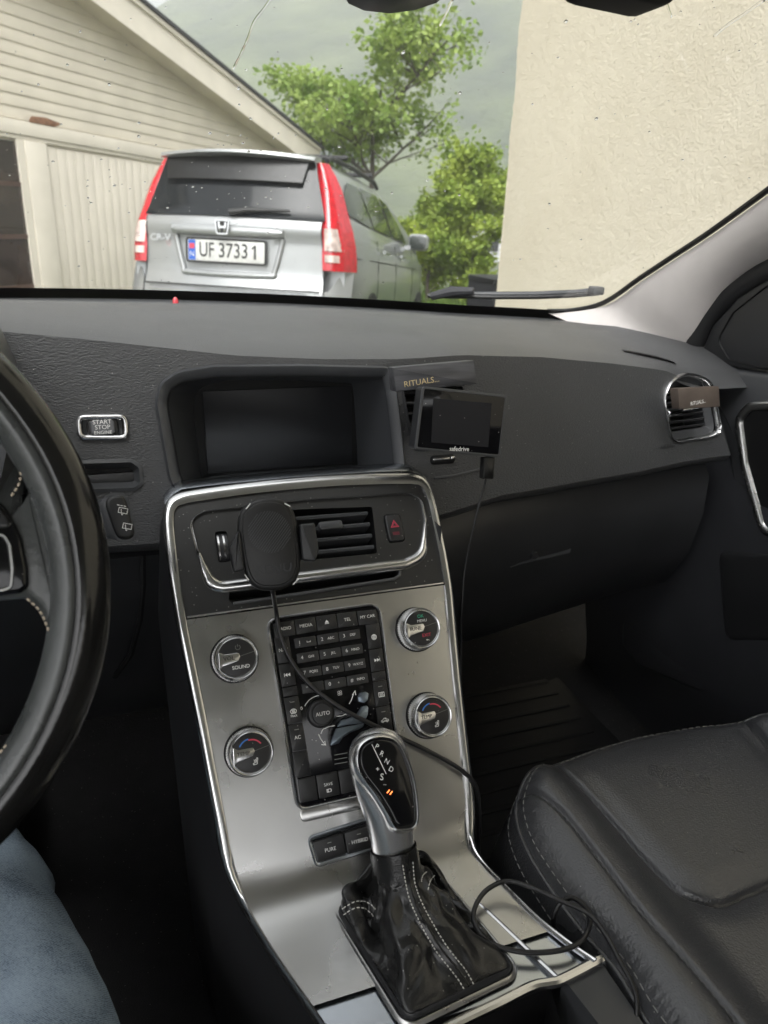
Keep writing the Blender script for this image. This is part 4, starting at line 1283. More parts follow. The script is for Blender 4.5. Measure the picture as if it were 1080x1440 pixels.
# cheeks down to the floor
for side in (-1, 1):
    e_ = [p for p, i, n_ in path]
    k = len(e_)//2
    e_ = e_[:k-6] if side < 0 else list(reversed(e_[k+7:]))
    mb = MB()
    mb.loft([[p-np.array([0, 0, 0]) for p in e_], [np.array([p[0]+side*.004, p[1]+.012, p[2]-.02]) for p in e_], [np.array([p[0]+side*.010, p[1]+.05, max(.3, p[2]-.12)]) for p in e_], [np.array([p[0]-side*.002, p[1]+.09, .26]) for p in e_]])
    mb.build('side_panel', MAT['under'], con, 60)
    mb = MB(); mb.loft([[(XC+side*(.129-.004*k), .62+.07*k, z) for k in range(7)] for z in (.25, .5, .7, .86)]); mb.build('inner_side', MAT['under'], con, 60)
# --- upper panel with the air vents
hole_v = rpoly([(-.065, .041), (.0625, .0385), (.0665, .087), (-.063, .0945)], .003, 3)
hole_r = rrect(.0115, .030, .003, -.085, .062, 3)
hole_h = rrect(.0185, .030, .004, .0850, .0625, 3)
hole_s = rpoly([(-.086, .012), (-.083, .007), (.078, .0105), (.0835, .0215), (-.084, .0195)], .003, 3)
uol = np.array([(-hw(v)+.008, v) for v in np.linspace(.1, .001, 8)]+[(hw(v)-.008, v) for v in np.linspace(.001, .1, 8)]+[(.121, .109), (.10, .1115), (.05, .1135), (0, .114), (-.05, .1135), (-.10, .1115), (-.121, .109)])
up_ = panel(uol, [hole_v, hole_r, hole_h, hole_s], lambda x, y: FUp.p(x, y, -.0005), .012).build('vent_panel', MAT['speckle'], con, 40)
ringo = rpoly([(-.094, .030), (.088, .0305), (.106, .036), (.117, .066), (.1175, .088), (.108, .0955), (0, .0985), (-.098, .0960), (-.1095, .090), (-.106, .060)], [.012, .012, .018, .02, .010, .008, .05, .010, .010, .02], 5)
secs = []
for d, h in ((0, -.001), (.0004, .002), (.0016, .0034), (.0034, .0024), (.004, -.001)):
    o2 = []
    for (x, y), (x2, y2) in zip(ringo, inset(ringo, -1)):
        k_ = 1.0+2.0*smooth(.055, .032, y)-.45*smooth(.08, .095, y)
        o2.append(FUp.p(x+(x2-x)*d*k_*1.0, y+(y2-y)*d*k_, h))
    secs.append(o2)
mb = MB(); mb.loft(secs, True); mb.build('vent_ring', MAT['satin'], up_, 60)
# vent box and slats
vt = MB(); vt.loft([[FUp.p(x, y, h) for x, y in hole_v] for h in (-.0005, -.05)], True, False, True); vt = vt.build('air_vent', MAT['dark'], con, 30)
for i in range(4):
    y = .0475+i*.0118; b_ = MB(); P_ = []
    for x in np.linspace(-.0625, .0615, 6):
        dy = (x/.06)*-.0012
        P_.append([FUp.p(x, y-.0015+dy, -.004), FUp.p(x, y+.0005+dy, -.0028), FUp.p(x, y+.0022+dy, -.004), FUp.p(x, y-.001+dy, -.026), FUp.p(x, y-.0035+dy, -.026)])
    b_.loft(P_, True, True, True); b_.build('slat', MAT['rimgrey'], vt, 40)
for x in (-.03, .0, .03):
    MB().box(FUp, x-.0008, x+.0008, .042, .092, -.045, -.032).build('vane', MAT['dark'], vt)
b_ = MB(); b_.prism(FUp, rrect(.024, .0085, .003, .020, .0715), -.006, .004, .002); b_.build('vent_tab', MAT['rimgrey'], vt)
# thumb roller, hazard switch, disc slot
b_ = MB(); b_.loft([[FUp.p(x, .062+.0145*sin(a), -.006+.0085*cos(a)) for x in (-.0900, -.080)] for a in np.linspace(-1.5, 1.5, 15)]); rl = b_.build('vent_roller', MAT['plastic'], con, 60)
for x in (-.0885, -.0835):
    b_ = MB(); b_.loft([[FUp.p(x+d, .062+.0147*sin(a), -.0058+.0090*cos(a)) for d in (-.0008, .0008)] for a in np.linspace(-1.1, 1.1, 9)]); b_.build('roller_mark', MAT['satin'], rl, 60)
b_ = MB(); b_.loft([[FUp.p(*p, h) for p in hole_r] for h in (-.0005, -.02)], True, False, True); b_.build('roller_well', MAT['dark'], rl)
b_ = MB(); b_.prism(FUp, rrect(.0172, .0288, .0045, .0850, .0625), -.006, .0022, .002, 3); hz_ = b_.build('hazard_button', MAT['key'], con)
def tri(r): return np.array([(.0850+r*cos(a), .0650+r*sin(a)) for a in (pi/2, pi/2+2*pi/3, pi/2+4*pi/3)])
for r in (.0052, .0030):
    b_ = MB(); o0, o1 = tri(r), tri(r*.72); b_.loft([[FUp.p(*p, .0025) for p in o0], [FUp.p(*p, .0025) for p in o1]], True); b_.build('triangle', MAT['red'], hz_, 0)
b_ = MB(); b_.box(FUp, .0815, .0885, .0545, .0578, .0022, .00245); b_.build('lamp_window', M('dark_red', (.10, .01, .02), .4), hz_)
cds = MB(); cds.loft([[FUp.p(*p, -.0005) for p in hole_s], [FUp.p(x, y+.001, -.03) for x, y in inset(hole_s, .003)]], True, False, True); cds = cds.build('disc_slot', MAT['dark'], con, 30)
b_ = MB(); b_.tube([FUp.p(-.082, .0075, -.001), FUp.p(0, .0088, .0005), FUp.p(.074, .0108, .0005), FUp.p(.0805, .0135, -.0005), FUp.p(.0835, .0205, -.002)], .0017, 8); b_.build('slot_lip', MAT['rimgrey'], cds)

# --- aluminium fascia: flat down the stack, then sweeping out over the tunnel
rows = []
NCOL = 28
def prow(l, r, crown=0., n_=None):
    return [l+(r-l)*k/NCOL+(n_*crown*(1-(2*k/NCOL-1)**4) if n_ is not None else 0) for k in range(NCOL+1)]
for v in np.linspace(-.0015, -.226, 26):
    rows.append(prow(FLo.p(-hw(v)+.0085, v, -.0005), FLo.p(hw(v)-.0085, v, -.0005), .0015, FLo.n))
for y, z, xl, xr in ((.461, .6175, -.0945, .1045), (.453, .6115, -.0915, .1055), (.444, .6080, -.088, .108), (.432, .6050, -.084, .111), (.415, .6035, -.078, .115), (.395, .603, -.071, .121), (.375, .603, -.064, .127), (.362, .603, -.0585, .131)):
    rows.append(prow(np.array([xl-.0065, y, z]), np.array([xr+.0060, y, z])))
fas = MB(); fas.loft(rows); fas = fas.build('fascia', MAT['alu'], con, 80)
b_ = MB(); b_.tube([FLo.p(-.124, .0005, .0008), FLo.p(-.06, .0005, .0020), FLo.p(.06, .0005, .0020), FLo.p(.124, .0005, .0008)], .0011, 6); b_.build('fascia_edge', MAT['satin'], fas)
# glossy surround behind the fascia with its bright rear lip
b_ = MB(); rr = []
for y, xl, xr in ((.44, -.093, .118), (.40, -.082, .131), (.36, -.067, .144), (.335, -.058, .156), (.326, -.055, .161)):
    rr.append([(xl+(xr-xl)*k/20, y, .5995) for k in range(21)])
b_.loft(rr); b_.build('tunnel_surround', MAT['gloss'], con, 60)
lip = [atZ(a, b, .601) for a, b in ((500, 1520), (560, 1485), (640, 1441), (700, 1412), (748, 1388), (772, 1383), (790, 1378), (846, 1349))]
b_ = MB(); b_.tube(spline(lip, 4), .0042, 10); b_.build('rear_lip', MAT['satin'], con)
ridge = [atZ(a, b, .603) for a, b in ((640, 1240), (690, 1285), (735, 1328), (790, 1380))]
b_ = MB(); b_.tube([p-np.array([0, 0, .0012]) for p in ridge], [.001, .0022, .0024, .0024], 8); b_.build('surround_ridge', MAT['satin'], con)
# storage bin behind, rail beside it
b_ = MB(); P_ = [atZ(a, b, .598) for a, b in ((520, 1515), (640, 1446), (748, 1394), (774, 1390), (800, 1480), (700, 1560))]
b_.loft([P_, [p-np.array([0, 0, .10]) for p in P_]], True, False, True); b_.build('storage_bin', MAT['dark'], con, 30)
b_ = MB(); A_ = [atZ(a, b, .598) for a, b in ((790, 1384), (846, 1354), (905, 1440), (960, 1530))]; B_ = [atZ(a, b, .598) for a, b in ((790, 1384), (792, 1390), (840, 1450), (890, 1530))]
b_.loft([[p-np.array([0, 0, .06]) for p in A_], [p for p in A_], [p*.1+q*.9+np.array([0, 0, .002]) for p, q in zip(A_, B_)], [p-np.array([0, 0, .06]) for p in B_]]); b_.build('side_rail', MAT['rimgrey'], con, 40)

# --- keypad
kol = rpoly([(-.0475, -.177), (.0475, -.177), (.0525, -.0125), (-.0525, -.0125)], [.008, .008, .009, .009], 5)
kp_ = MB(); kp_.prism(FLo, kol, 0, .0018, .0006); kp_ = kp_.build('keypad', MAT['piano'], con, 40)
b_ = MB(); b_.ring(FLo, kol, [(-.0002, .0005), (.0004, .0034), (.0014, .0042), (.0026, .0030), (.0034, .0008)]); b_.build('keypad_frame', MAT['satin'], kp_, 60)
b_ = MB(); b_.prism(FLo, rpoly([(-.048, -.190), (.048, -.190), (.0478, -.178), (-.0478, -.178)], .006, 4), 0, .0024, .0012); b_.build('keypad_foot', MAT['alu'], kp_)
def edge_x(v): return .0508+.0046*(v+.0125)/.16
def key(pts, mat=MAT['key'], h=.0036, r=.0008, name='key'):
    b_ = MB(); b_.prism(FLo, rpoly(pts, r, 3), .0012, h, .0007, 2); return b_.build(name, mat, con, 40)
def sp(xa, xb, va, vb): return [(xa, vb), (xb, vb), (xb, va), (xa, va)]
# top row, slightly arched
tx = [-.0500, -.0298, -.0098, .0102, .0302, .0500]
tops = ['RADIO', 'MEDIA', None, 'TEL', 'MY CAR']
for i in range(5):
    a, b = tx[i]+.0004, tx[i+1]-.0004
    ya = lambda x: -.0148-.9*x*x*.6; yb_ = lambda x: -.0282-.9*x*x*.6
    q = key([(a, yb_(a)), (b, yb_(b)), (b, ya(b)), (a, ya(a))])
    if tops[i]: text(tops[i], .0041, FLo, (a+b)/2, -.0218, .0038, MAT['ink'], q)
    else:
        cx, cy = (a+b)/2, -.0215
        b2_ = MB(); b2_.add([FLo.p(cx-.002, cy-.0005, .0038), FLo.p(cx+.002, cy-.0005, .0038), FLo.p(cx, cy+.0022, .0038)], [(0, 1, 2)]); b2_.add([FLo.p(cx-.002, cy-.0015, .0038), FLo.p(cx+.002, cy-.0015, .0038), FLo.p(cx+.002, cy-.0009, .0038), FLo.p(cx-.002, cy-.0009, .0038)], [(0, 1, 2, 3)])
        b2_.build('legend', MAT['ink'], q, 0)
# icon strokes drawn as thin raised print
def strokes(lines, F, cx, cy, s, h, mat, parent, w=.00028, closed=(), name='legend', rot=0.):
    b_ = MB(); c, t_ = cos(rot), sin(rot)
    for i, ln in enumerate(lines):
        Q = [np.array([cx+s*(x*c-y*t_), cy+s*(x*t_+y*c)]) for x, y in ln]
        for a, b in zip(Q, Q[1:]):
            d = (b-a); l = np.linalg.norm(d)+1e-9; n_ = np.array([-d[1], d[0]])/l*w
            e = d/l*w*.6
            b_.add([F.p(*(a-n_-e), h), F.p(*(b-n_+e), h), F.p(*(b+n_+e), h), F.p(*(a+n_-e), h)], [(0, 1, 2, 3)])
    return b_.build(name, mat, parent, 0)
def arc(r, a0, a1, n=14, cx=0, cy=0, ry=None):
    return [(cx+r*cos(radians(a0+(a1-a0)*k/n)), cy+(ry or r)*sin(radians(a0+(a1-a0)*k/n))) for k in range(n+1)]
ICON = dict(
    globe=[arc(1, 0, 360, 24), arc(.45, 0, 360, 18, ry=1), [(-1, 0), (1, 0)], [(-.87, .5), (.87, .5)], [(-.87, -.5), (.87, -.5)], [(0, -1), (0, 1)]],
    rear=[[(-1.1, -.8), (-1.1, .8), (1.1, .8), (1.1, -.8), (-1.1, -.8)]]+[[(x, -.7), (x+.12, -.2), (x-.12, .2), (x, .6)] for x in (-.5, 0, .5)],
    front=[arc(1.25, 20, 160, 10, 0, -.35, 1.15), [(-1.17, .05), (-.8, -.75), (.8, -.75), (1.17, .05)]]+[[(x, -.55), (x+.12, -.15), (x-.12, .2), (x, .5)] for x in (-.4, 0, .4)],
    recirc=[[(-1.5, -.35), (-1.4, .1), (-.8, .25), (-.4, .8), (.5, .85), (1.0, .3), (1.5, .15), (1.5, -.35), (-1.5, -.35)], arc(.28, 0, 360, 12, -.85, -.4), arc(.28, 0, 360, 12, .9, -.4), arc(.4, 200, 480, 12, .2, .2)],
    batt=[[(-1, -.6), (-1, .6), (.8, .6), (.8, -.6), (-1, -.6)], [(.8, .25), (1.05, .25), (1.05, -.25), (.8, -.25)], [(-.4, -.5), (-.4, .5)], [(-.6, -.5), (-.6, .5)]],
    power=[arc(1, 130, 410, 20), [(0, .2), (0, 1.25)]],
    seat=[[(.2, 1.2), (.55, 1.1), (.2, -.55), (-.9, -.65), (-1.0, -.25), (-.05, -.05), (.2, 1.2)], [(-.6, .1), (-.5, .45), (-.65, .75)], [(-.2, .2), (-.1, .55), (-.25, .85)]],
    wipe=[[(-.9, -.55), (-.9, .55), (.9, .55), (.9, -.55), (-.9, -.55)], [(-.1, -.95), (-.45, .25)], [(.0, -.95), (.1, -.75)]],
    back=[[(-.9, .1), (-.4, .55)], [(-.9, .1), (-.4, -.35)], [(-.9, .1), (.4, .1), (.75, -.1), (.75, -.5)]],
)
lk = [('NAV', -.0292, -.0522), ('rew', -.0530, -.0732), (None, -.0740, -.0820), ('front', -.0828, -.1062), ('AC', -.1070, -.1300), (None, -.1308, -.1525)]
rk = [('globe', -.0292, -.0522), ('ff', -.0530, -.0732), (None, -.0740, -.0820), ('rear', -.0828, -.1050), ('recirc', -.1058, -.1290), (None, -.1298, -.1525)]
def tris(dirs, cx, cy, s, parent):
    b_ = MB()
    for dx in (-.8, .8):
        x = cx+dx*s; b_.add([FLo.p(x-dirs*s*.8, cy+s, .0038), FLo.p(x-dirs*s*.8, cy-s, .0038), FLo.p(x+dirs*s*.8, cy, .0038)], [(0, 1, 2)])
    x = cx+dirs*1.75*s; b_.add([FLo.p(x-s*.15, cy-s, .0038), FLo.p(x+s*.15, cy-s, .0038), FLo.p(x+s*.15, cy+s, .0038), FLo.p(x-s*.15, cy+s, .0038)], [(0, 1, 2, 3)])
    b_.build('legend', MAT['ink'], parent, 0)
for side, L_ in ((-1, lk), (1, rk)):
    for nm, va, vb in L_:
        q = key([(side*edge_x(vb), vb), (side*(edge_x(vb)-.0132), vb), (side*(edge_x(va)-.0132), va), (side*edge_x(va), va)][::-side])
        cx, cy = side*(edge_x((va+vb)/2)-.0066), (va+vb)/2
        if nm in ('NAV', 'AC'): text(nm, .0043, FLo, cx, cy, .0038, MAT['ink'], q)
        elif nm in ('rew', 'ff'): tris(-1 if nm == 'rew' else 1, cx, cy, .0016, q)
        elif nm: strokes(ICON[nm], FLo, cx, cy-.001, .0024, .0038, MAT['ink'], q)
        if nm == 'front': text('MAX', .0028, FLo, cx, cy-.0052, .0038, MAT['ink'], q)
        if nm in ('front', 'rear', 'recirc', 'AC'): MB().box(FLo, cx-.002, cx+.002, va-.0050, va-.0043, .0034, .0038).build('lamp_mark', MAT['inkdim'], q)
bx_ = [-.0462, -.0298, -.0095, .0102, .0300, .0462]
for i in range(5):
    q = key(sp(bx_[i]+.0004, bx_[i+1]-.0004, -.1535, -.1735), r=.0012)
    if i == 1:
        text('SAVE', .0036, FLo, (bx_[1]+bx_[2])/2, -.1630, .0038, MAT['ink'], q)
        strokes(ICON['batt'], FLo, (bx_[1]+bx_[2])/2, -.1682, .0020, .0038, MAT['ink'], q)
# number block
nums = ['1', '2 ABC', '3 DEF', '4 GHI', '5 JKL', '6 MNO', '7 PQRS', '8 TUV', '9 WXYZ', '*', '0 +', '# INFO']
for i, s in enumerate(nums):
    c, r = i % 3, i//3
    x0 = -.0325+.0004*r+c*.0212; v = -.0365-.0137*r
    q = key([(x0, v-.0045), (x0+.0203, v-.0045), (x0+.0203, v+.0043), (x0, v+.0043)], MAT['numkey'], .0046, .0009)
    pr_ = s.split(' ')
    text(pr_[0], .0046, FLo, x0+.0045, v, .0048, MAT['ink'], q)
    if len(pr_) > 1: text(pr_[1], .0033, FLo, x0+.0130, v, .0048, MAT['ink'], q)
    elif s == '1': strokes([[(-1, .3), (-1, -.3), (1, -.3), (1, .3)]], FLo, x0+.0130, v, .0016, .0048, MAT['ink'], q)
# fan dial
dlk = MB(); dlk.prism(FLo, circ(.0125, 40, -.0175, -.1020), .0018, .0075, .0025, 3); dlk = dlk.build('fan_dial', MAT['key'], con, 50)
b_ = MB(); b_.prism(FLo, circ(.0096, 36, -.0170, -.1020), .0070, .0100, .0012, 3); b_.build('dial_face', MAT['plastic'], dlk, 50)
text('AUTO', .0047, FLo, -.0170, -.1020, .0102, MAT['ink'], dlk)
strokes([arc(1, 145, 65, 12)], FLo, -.0175, -.1020, .0160, .0022, MAT['ink'], kp_, .0003)
text('0', .0042, FLo, -.0340, -.0945, .0022, MAT['ink'], kp_)
strokes([arc(.5, 0, 360, 12, .5, .5), arc(.5, 0, 360, 12, -.5, .5), arc(.5, 0, 360, 12, .5, -.5), arc(.5, 0, 360, 12, -.5, -.5)], FLo, .0030, -.0870, .0019, .0022, MAT['ink'], kp_, .0002)
# airflow figure: head, back and seat keys in satin blue-grey
MAT['flow'] = M('flow_key', (.26, .31, .37), .28, metal=.85)
cr_ = lambda x, y: FLo.px(380+x/5.144, 840+y/5.144, .004)
for poly, nm in (([(648, 690), (690, 682), (712, 695), (708, 740), (680, 765), (640, 755), (635, 720)], 'flow_key'), ([(480, 942), (512, 890), (622, 858), (662, 790), (700, 783), (712, 800), (706, 850), (682, 902), (640, 915), (560, 925)], 'flow_key'), ([(478, 950), (560, 932), (684, 908), (672, 935), (640, 955), (560, 985), (528, 1010), (498, 1055), (432, 1076)], 'flow_key')):
    b_ = MB(); b_.prism(FLo, rpoly([cr_(*p) for p in poly][::-1], .0012, 3), .0016, .0046, .0009, 2); b_.build(nm, MAT['flow'], con, 40)
def pxline(pts): return [tuple(cr_(*p)) for p in pts]
for ln in ([(575, 770), (590, 745), (606, 700)], [(598, 705), (618, 676), (622, 705)], [(482, 862), (520, 858), (560, 842)], [(370, 985), (385, 955), (430, 935), (470, 928)], [(352, 992), (372, 1030), (400, 1068)], [(376, 1066), (406, 1070), (398, 1042)]):
    strokes([pxline(ln)], FLo, 0, 0, 1, .0022, MAT['ink'], kp_, .00035, name='flow_mark')
for k in range(3):
    strokes([pxline([(470, 1142+k*33), (560, 1126+k*33)])], FLo, 0, 0, 1, .0022, MAT['inkdim'], kp_, .0003, name='flow_mark')

# --- four rotary knobs
def knob(x, v, kind):
    F = FLo.moved(x, v)
    b_ = MB(); b_.prism(F, circ(.0216, 48), 0, .0022, .0008); k_ = b_.build('rotary_knob', MAT['dark'], con, 40)
    b_ = MB(); n = 120
    out = [(.0203+(.0004 if i % 2 else -.0003)) for i in range(n)]
    ringp = lambda r_, h: [F.p((o_+r_)*cos(2*pi*i/n), (o_+r_)*sin(2*pi*i/n), h) for i, o_ in enumerate(out)]
    cp_ = lambda r, h: [F.p(r*cos(2*pi*i/n), r*sin(2*pi*i/n), h) for i in range(n)]
    b_.loft([ringp(0, .002), ringp(-.0005, .0125), cp_(.0190, .0140)], True); b_.build('knurled_ring', MAT['satin'], k_, 40)
    b_ = MB(); b_.loft([cp_(.0192, .0136), cp_(.0192, .0150), cp_(.0185, .0158), cp_(.0176, .0152), cp_(.0172, .0158), cp_(.0166, .0162), cp_(.0158, .0154), cp_(.0156, .0140)], True); b_.build('bright_ring', MAT['satin'], k_, 40)
    b_ = MB(); b_.prism(F, circ(.0160, 48), .012, .0150, .0004); fc = b_.build('knob_face', MAT['key'], k_, 40)
    b_ = MB(); b_.prism(F, rpoly([(-.0158, -.0092), (-.0125, -.0060), (.0012, -.0034), (.0034, .0006), (.0022, .0042), (-.0105, .0042), (-.0150, .0072)], [.001, .004, .002, .002, .002, .004, .001], 4), .0140, .0166, .0008); pt = b_.build('pointer', MAT['satin'], k_, 40)
    word = {'vol': 'VOL', 'tune': 'TUNE', 'temp': 'TEMP'}[kind]
    text(word, .0050 if kind != 'temp' else .0046, F, -.0066, .0002, .0169, MAT['inkdark'], k_)
    strokes([[(.0025, .0008), (.0155, .0032)]], F, 0, 0, 1, .0152, MAT['inkdim'], k_, .00012)
    if kind == 'vol':
        strokes(ICON['power'], F, .0022, .0088, .0021, .0152, MAT['inkdim'], k_, .0002)
        text('SOUND', .0044, F, .0030, -.0085, .0152, MAT['ink'], k_)
    elif kind == 'tune':
        text('OK', .0044, F, .0010, .0112, .0152, MAT['green'], k_)
        text('MENU', .0036, F, .0018, .0068, .0152, MAT['ink'], k_)
        text('EXIT', .0044, F, .0040, -.0072, .0152, MAT['red'], k_)
        strokes(ICON['back'], F, .0045, -.0118, .0015, .0152, MAT['ink'], k_, .0002)
    else:
        b_ = MB(); b_.loft([[F.p(r*cos(radians(a)), r*sin(radians(a))+.0010, .0152) for a in np.linspace(150, 95, 12)] for r in (.0098, .0110)]); b_.build('cold_arc', MAT['blue'], k_, 0)
        b_ = MB(); b_.loft([[F.p(r*cos(radians(a))+.0006, r*sin(radians(a))+.0006, .0152) for a in np.linspace(100, 32, 12)] for r in (.0094, .0106)]); b_.build('warm_arc', MAT['red'], k_, 0)
        strokes(ICON['seat'], F, .0035, -.0085, .0028, .0152, MAT['ink'], k_, .00025)
knob(-.0872, -.0415, 'vol'); knob(.0878, -.0405, 'tune'); knob(-.0846, -.1225, 'temp'); knob(.0843, -.1215, 'temp')

# --- drive mode buttons
FPu = FLo.moved(0, 0, .001)
po = [FPu.px(*p) for p in ((433, 1178), (520, 1150), (545, 1188), (445, 1218))]
b_ = MB(); ol = rpoly(po[::-1], .005, 4); b_.ring(FPu, ol, [(-.004, .0004), (-.002, .0026), (0, .0030), (.0012, .0015), (.0014, -.002)]); mo_ = b_.build('mode_panel', MAT['gloss'], con, 60)
b_ = MB(); b_.prism(FPu, inset(ol, .003), -.002, .0006); b_.build('mode_back', MAT['dark'], mo_)
for nm, q4 in (('PURE', ((440, 1184), (482, 1172), (487, 1201), (447, 1213))), ('HYBRID', ((484, 1171), (521, 1160), (528, 1190), (489, 1200)))):
    P_ = [FPu.px(*p, .003) for p in q4][::-1]
    b_ = MB(); b_.prism(FPu, rpoly(P_, .0012, 3), 0, .0034, .0008); q = b_.build('mode_button', MAT['key'], con, 40)
    c_ = np.mean(P_, 0)
    rot = math.atan2(*(P_[2]-P_[3])[::-1]) if False else 0
    text(nm, .0044, FPu, c_[0], c_[1]-.0012, .0036, MAT['ink'], q)
    MB().box(FPu, c_[0]-.0018, c_[0]+.0018, c_[1]+.0042, c_[1]+.0048, .0032, .0036).build('lamp_mark', MAT['inkdim'], q)

# ================================================================== GEAR SELECTOR
K0 = np.array([.0255, .431, .640]); K1 = np.array([.0200, .482, .742])
ka = K1-K0; KL = np.linalg.norm(ka); ka /= KL
kl = X1-(X1@ka)*ka; kl /= np.linalg.norm(kl)
kr = np.cross(kl, ka)
if kr[1] > 0: kr = -kr
gear = thing('gear_selector', 'silver gear selector with black shift-pattern cap and stitched leather boot', 'gear lever', (.03, .39, .60))
# boot
zb0 = .6060
bq = [np.array(p) for p in ((-.024, .434), (.066, .452), (.091, .341), (-.002, .330))]
bol = densify(rpoly([p for p in bq[::-1]], .008, 8), .0022)
nb_ = len(bol)
cenb = bol.mean(0)
NT = 44
secs = []
angs = np.unwrap(np.arctan2(bol[:, 1]-cenb[1], bol[:, 0]-cenb[0]))
neck = K0-.006*ka
for i in range(NT+1):
    t_ = i/NT
    row = []
    for j, p in enumerate(bol):
        a = angs[j]
        N_ = neck+.0215*(cos(a)*kl-sin(a)*kr*1.0)
        f = .15*t_+.85*smooth(0, 1, t_)
        B_ = np.array([p[0], p[1], zb0])
        q = B_*(1-f)+N_*f
        # loose leather: stands up at the rim, sags, then gathers at the neck
        rear = max(0., -(p[1]-cenb[1])/.05)
        rear = smooth(.35, 1., rear)
        z_r = zb0+(N_[2]-zb0)*t_**1.05+.004*sin(pi*t_)
        fr_ = smooth(.2, 1., (p[1]-cenb[1])/.055)
        puff = (.007+.016*fr_)*sin(pi*min(1, t_/.62))**.8+.004*sin(7*a+1.3)*sin(pi*t_)
        z_f = zb0+(N_[2]-zb0)*smooth(.42, 1, t_)**1.2+puff
        q[2] = z_r*rear+z_f*(1-rear)
        wv = mnoise.noise((cos(a)*1.6+2, sin(a)*1.6, t_*2.2))*.012+mnoise.noise((cos(a)*3+5, sin(a)*3, t_*5))*.0045
        wv += .0016*sin(t_*24+2*mnoise.noise((cos(a)*2, sin(a)*2, 3))*4)*smooth(.35, .7, t_)*(1-smooth(.9, 1, t_))
        rg = 1-abs(2*mnoise.noise((cos(a)*2.4+9, sin(a)*2.4+t_*1.2, t_*3.5)))
        wv += -.0022*max(0, rg-.5)/.5
        amp = sin(pi*min(1, t_*1.02))**.7 if t_ < .98 else 0
        dir_ = np.array([p[0]-cenb[0], p[1]-cenb[1], .03]); dir_ /= np.linalg.norm(dir_)
        q = q+dir_*wv*amp
        row.append(q)
    secs.append(row)
for h in (.006, .014, .022):
    secs.append([neck+h*ka+(.0205-.0008*(h > .02))*(cos(a)*kl-sin(a)*kr) for a in angs])
boot = MB(); boot.loft(secs, True); boot = boot.build('boot', MAT['bootleather'], gear, 80)
b_ = MB(); b_.ring(Fr((0, 0, .600), (1, 0, 0), (0, 1, 0)), bol, [(-.002, .0), (-.001, .007), (.0005, .0085), (.002, .007), (.0025, .002)]); b_.build('boot_frame', MAT['plastic'], gear, 60)
b_ = MB(); b_.ring(Fr((0, 0, .600), (1, 0, 0), (0, 1, 0)), inset(bol, -.0030), [(-.001, .002), (0, .0045), (.0012, .0050), (.003, .0036), (.004, .002)]); b_.build('boot_bezel', MAT['alu'], con, 60)
# seams: two rows of white stitching down the back, one pair over each front shoulder
def boot_line(a_px):
    """column index nearest to the line through picture points"""
    return a_px
def stitch_line(pts, n_, r=.00055, off=np.array([0, 0, 0]), fill=.62):
    b_ = MB()
    P_ = spline(pts, 10); L_ = [0]
    for a, b in zip(P_, P_[1:]): L_.append(L_[-1]+np.linalg.norm(b-a))
    P_ = np.array(P_); L_ = np.array(L_)
    def at_(s): return np.array([np.interp(s, L_, P_[:, k]) for k in range(3)])
    st = L_[-1]/n_
    for i in range(n_):
        a, c = at_(i*st), at_((i+fill)*st); m_ = (a+c)/2+off*.3
        b_.tube([a-off*.2, m_, c-off*.2], [r*.7, r, r*.7], 5)
    return b_
from mathutils.bvhtree import BVHTree
def bvh_of(o):
    me = o.data
    return BVHTree.FromPolygons([v.co.copy() for v in me.vertices], [list(p.vertices) for p in me.polygons])
bt = bvh_of(boot)
def hit(bv, px, py, lift=.0006):
    d = Vector(ray(px, py)).normalized()
    h = bv.ray_cast(Vector(CAM), d)
    if h[0] is None: return None
    n_ = h[1] if h[1].dot(d) < 0 else -h[1]
    return np.array(h[0]+n_*lift)
for k, ln in enumerate(([(566, 1216), (571, 1245), (578, 1270), (592, 1300), (612, 1335), (640, 1372), (655, 1396), (661, 1412)], [(580, 1212), (583, 1242), (592, 1268), (606, 1295), (628, 1330), (655, 1365), (668, 1390), (674, 1408)])):
    P_ = [hit(bt, *p) for p in spline(ln, 5)]; P_ = [p for p in P_ if p is not None]
    if len(P_) > 3: stitch_line(P_, 34).build('stitching', MAT['thread'], boot, 60, kind='stuff')
for ln in ([(482, 1278), (500, 1268), (518, 1270), (530, 1280)], [(484, 1286), (500, 1277), (515, 1279), (527, 1290)], [(592, 1240), (594, 1232), (600, 1226)], [(602, 1252), (605, 1238), (612, 1230)]):
    P_ = [hit(bt, *p) for p in spline(ln, 5)]; P_ = [p for p in P_ if p is not None]
    if len(P_) > 2: stitch_line(P_, 12).build('stitching', MAT['thread'], boot, 60, kind='stuff')
P_ = [hit(bt, *p, .0002) for p in spline([(573, 1216), (577, 1245), (585, 1270), (599, 1298), (620, 1333), (648, 1369), (662, 1393), (668, 1410)], 5)]
P_ = [p for p in P_ if p is not None]
b_ = MB(); b_.tube(P_, .0009, 6); b_.build('seam', MAT['bootleather'], boot)
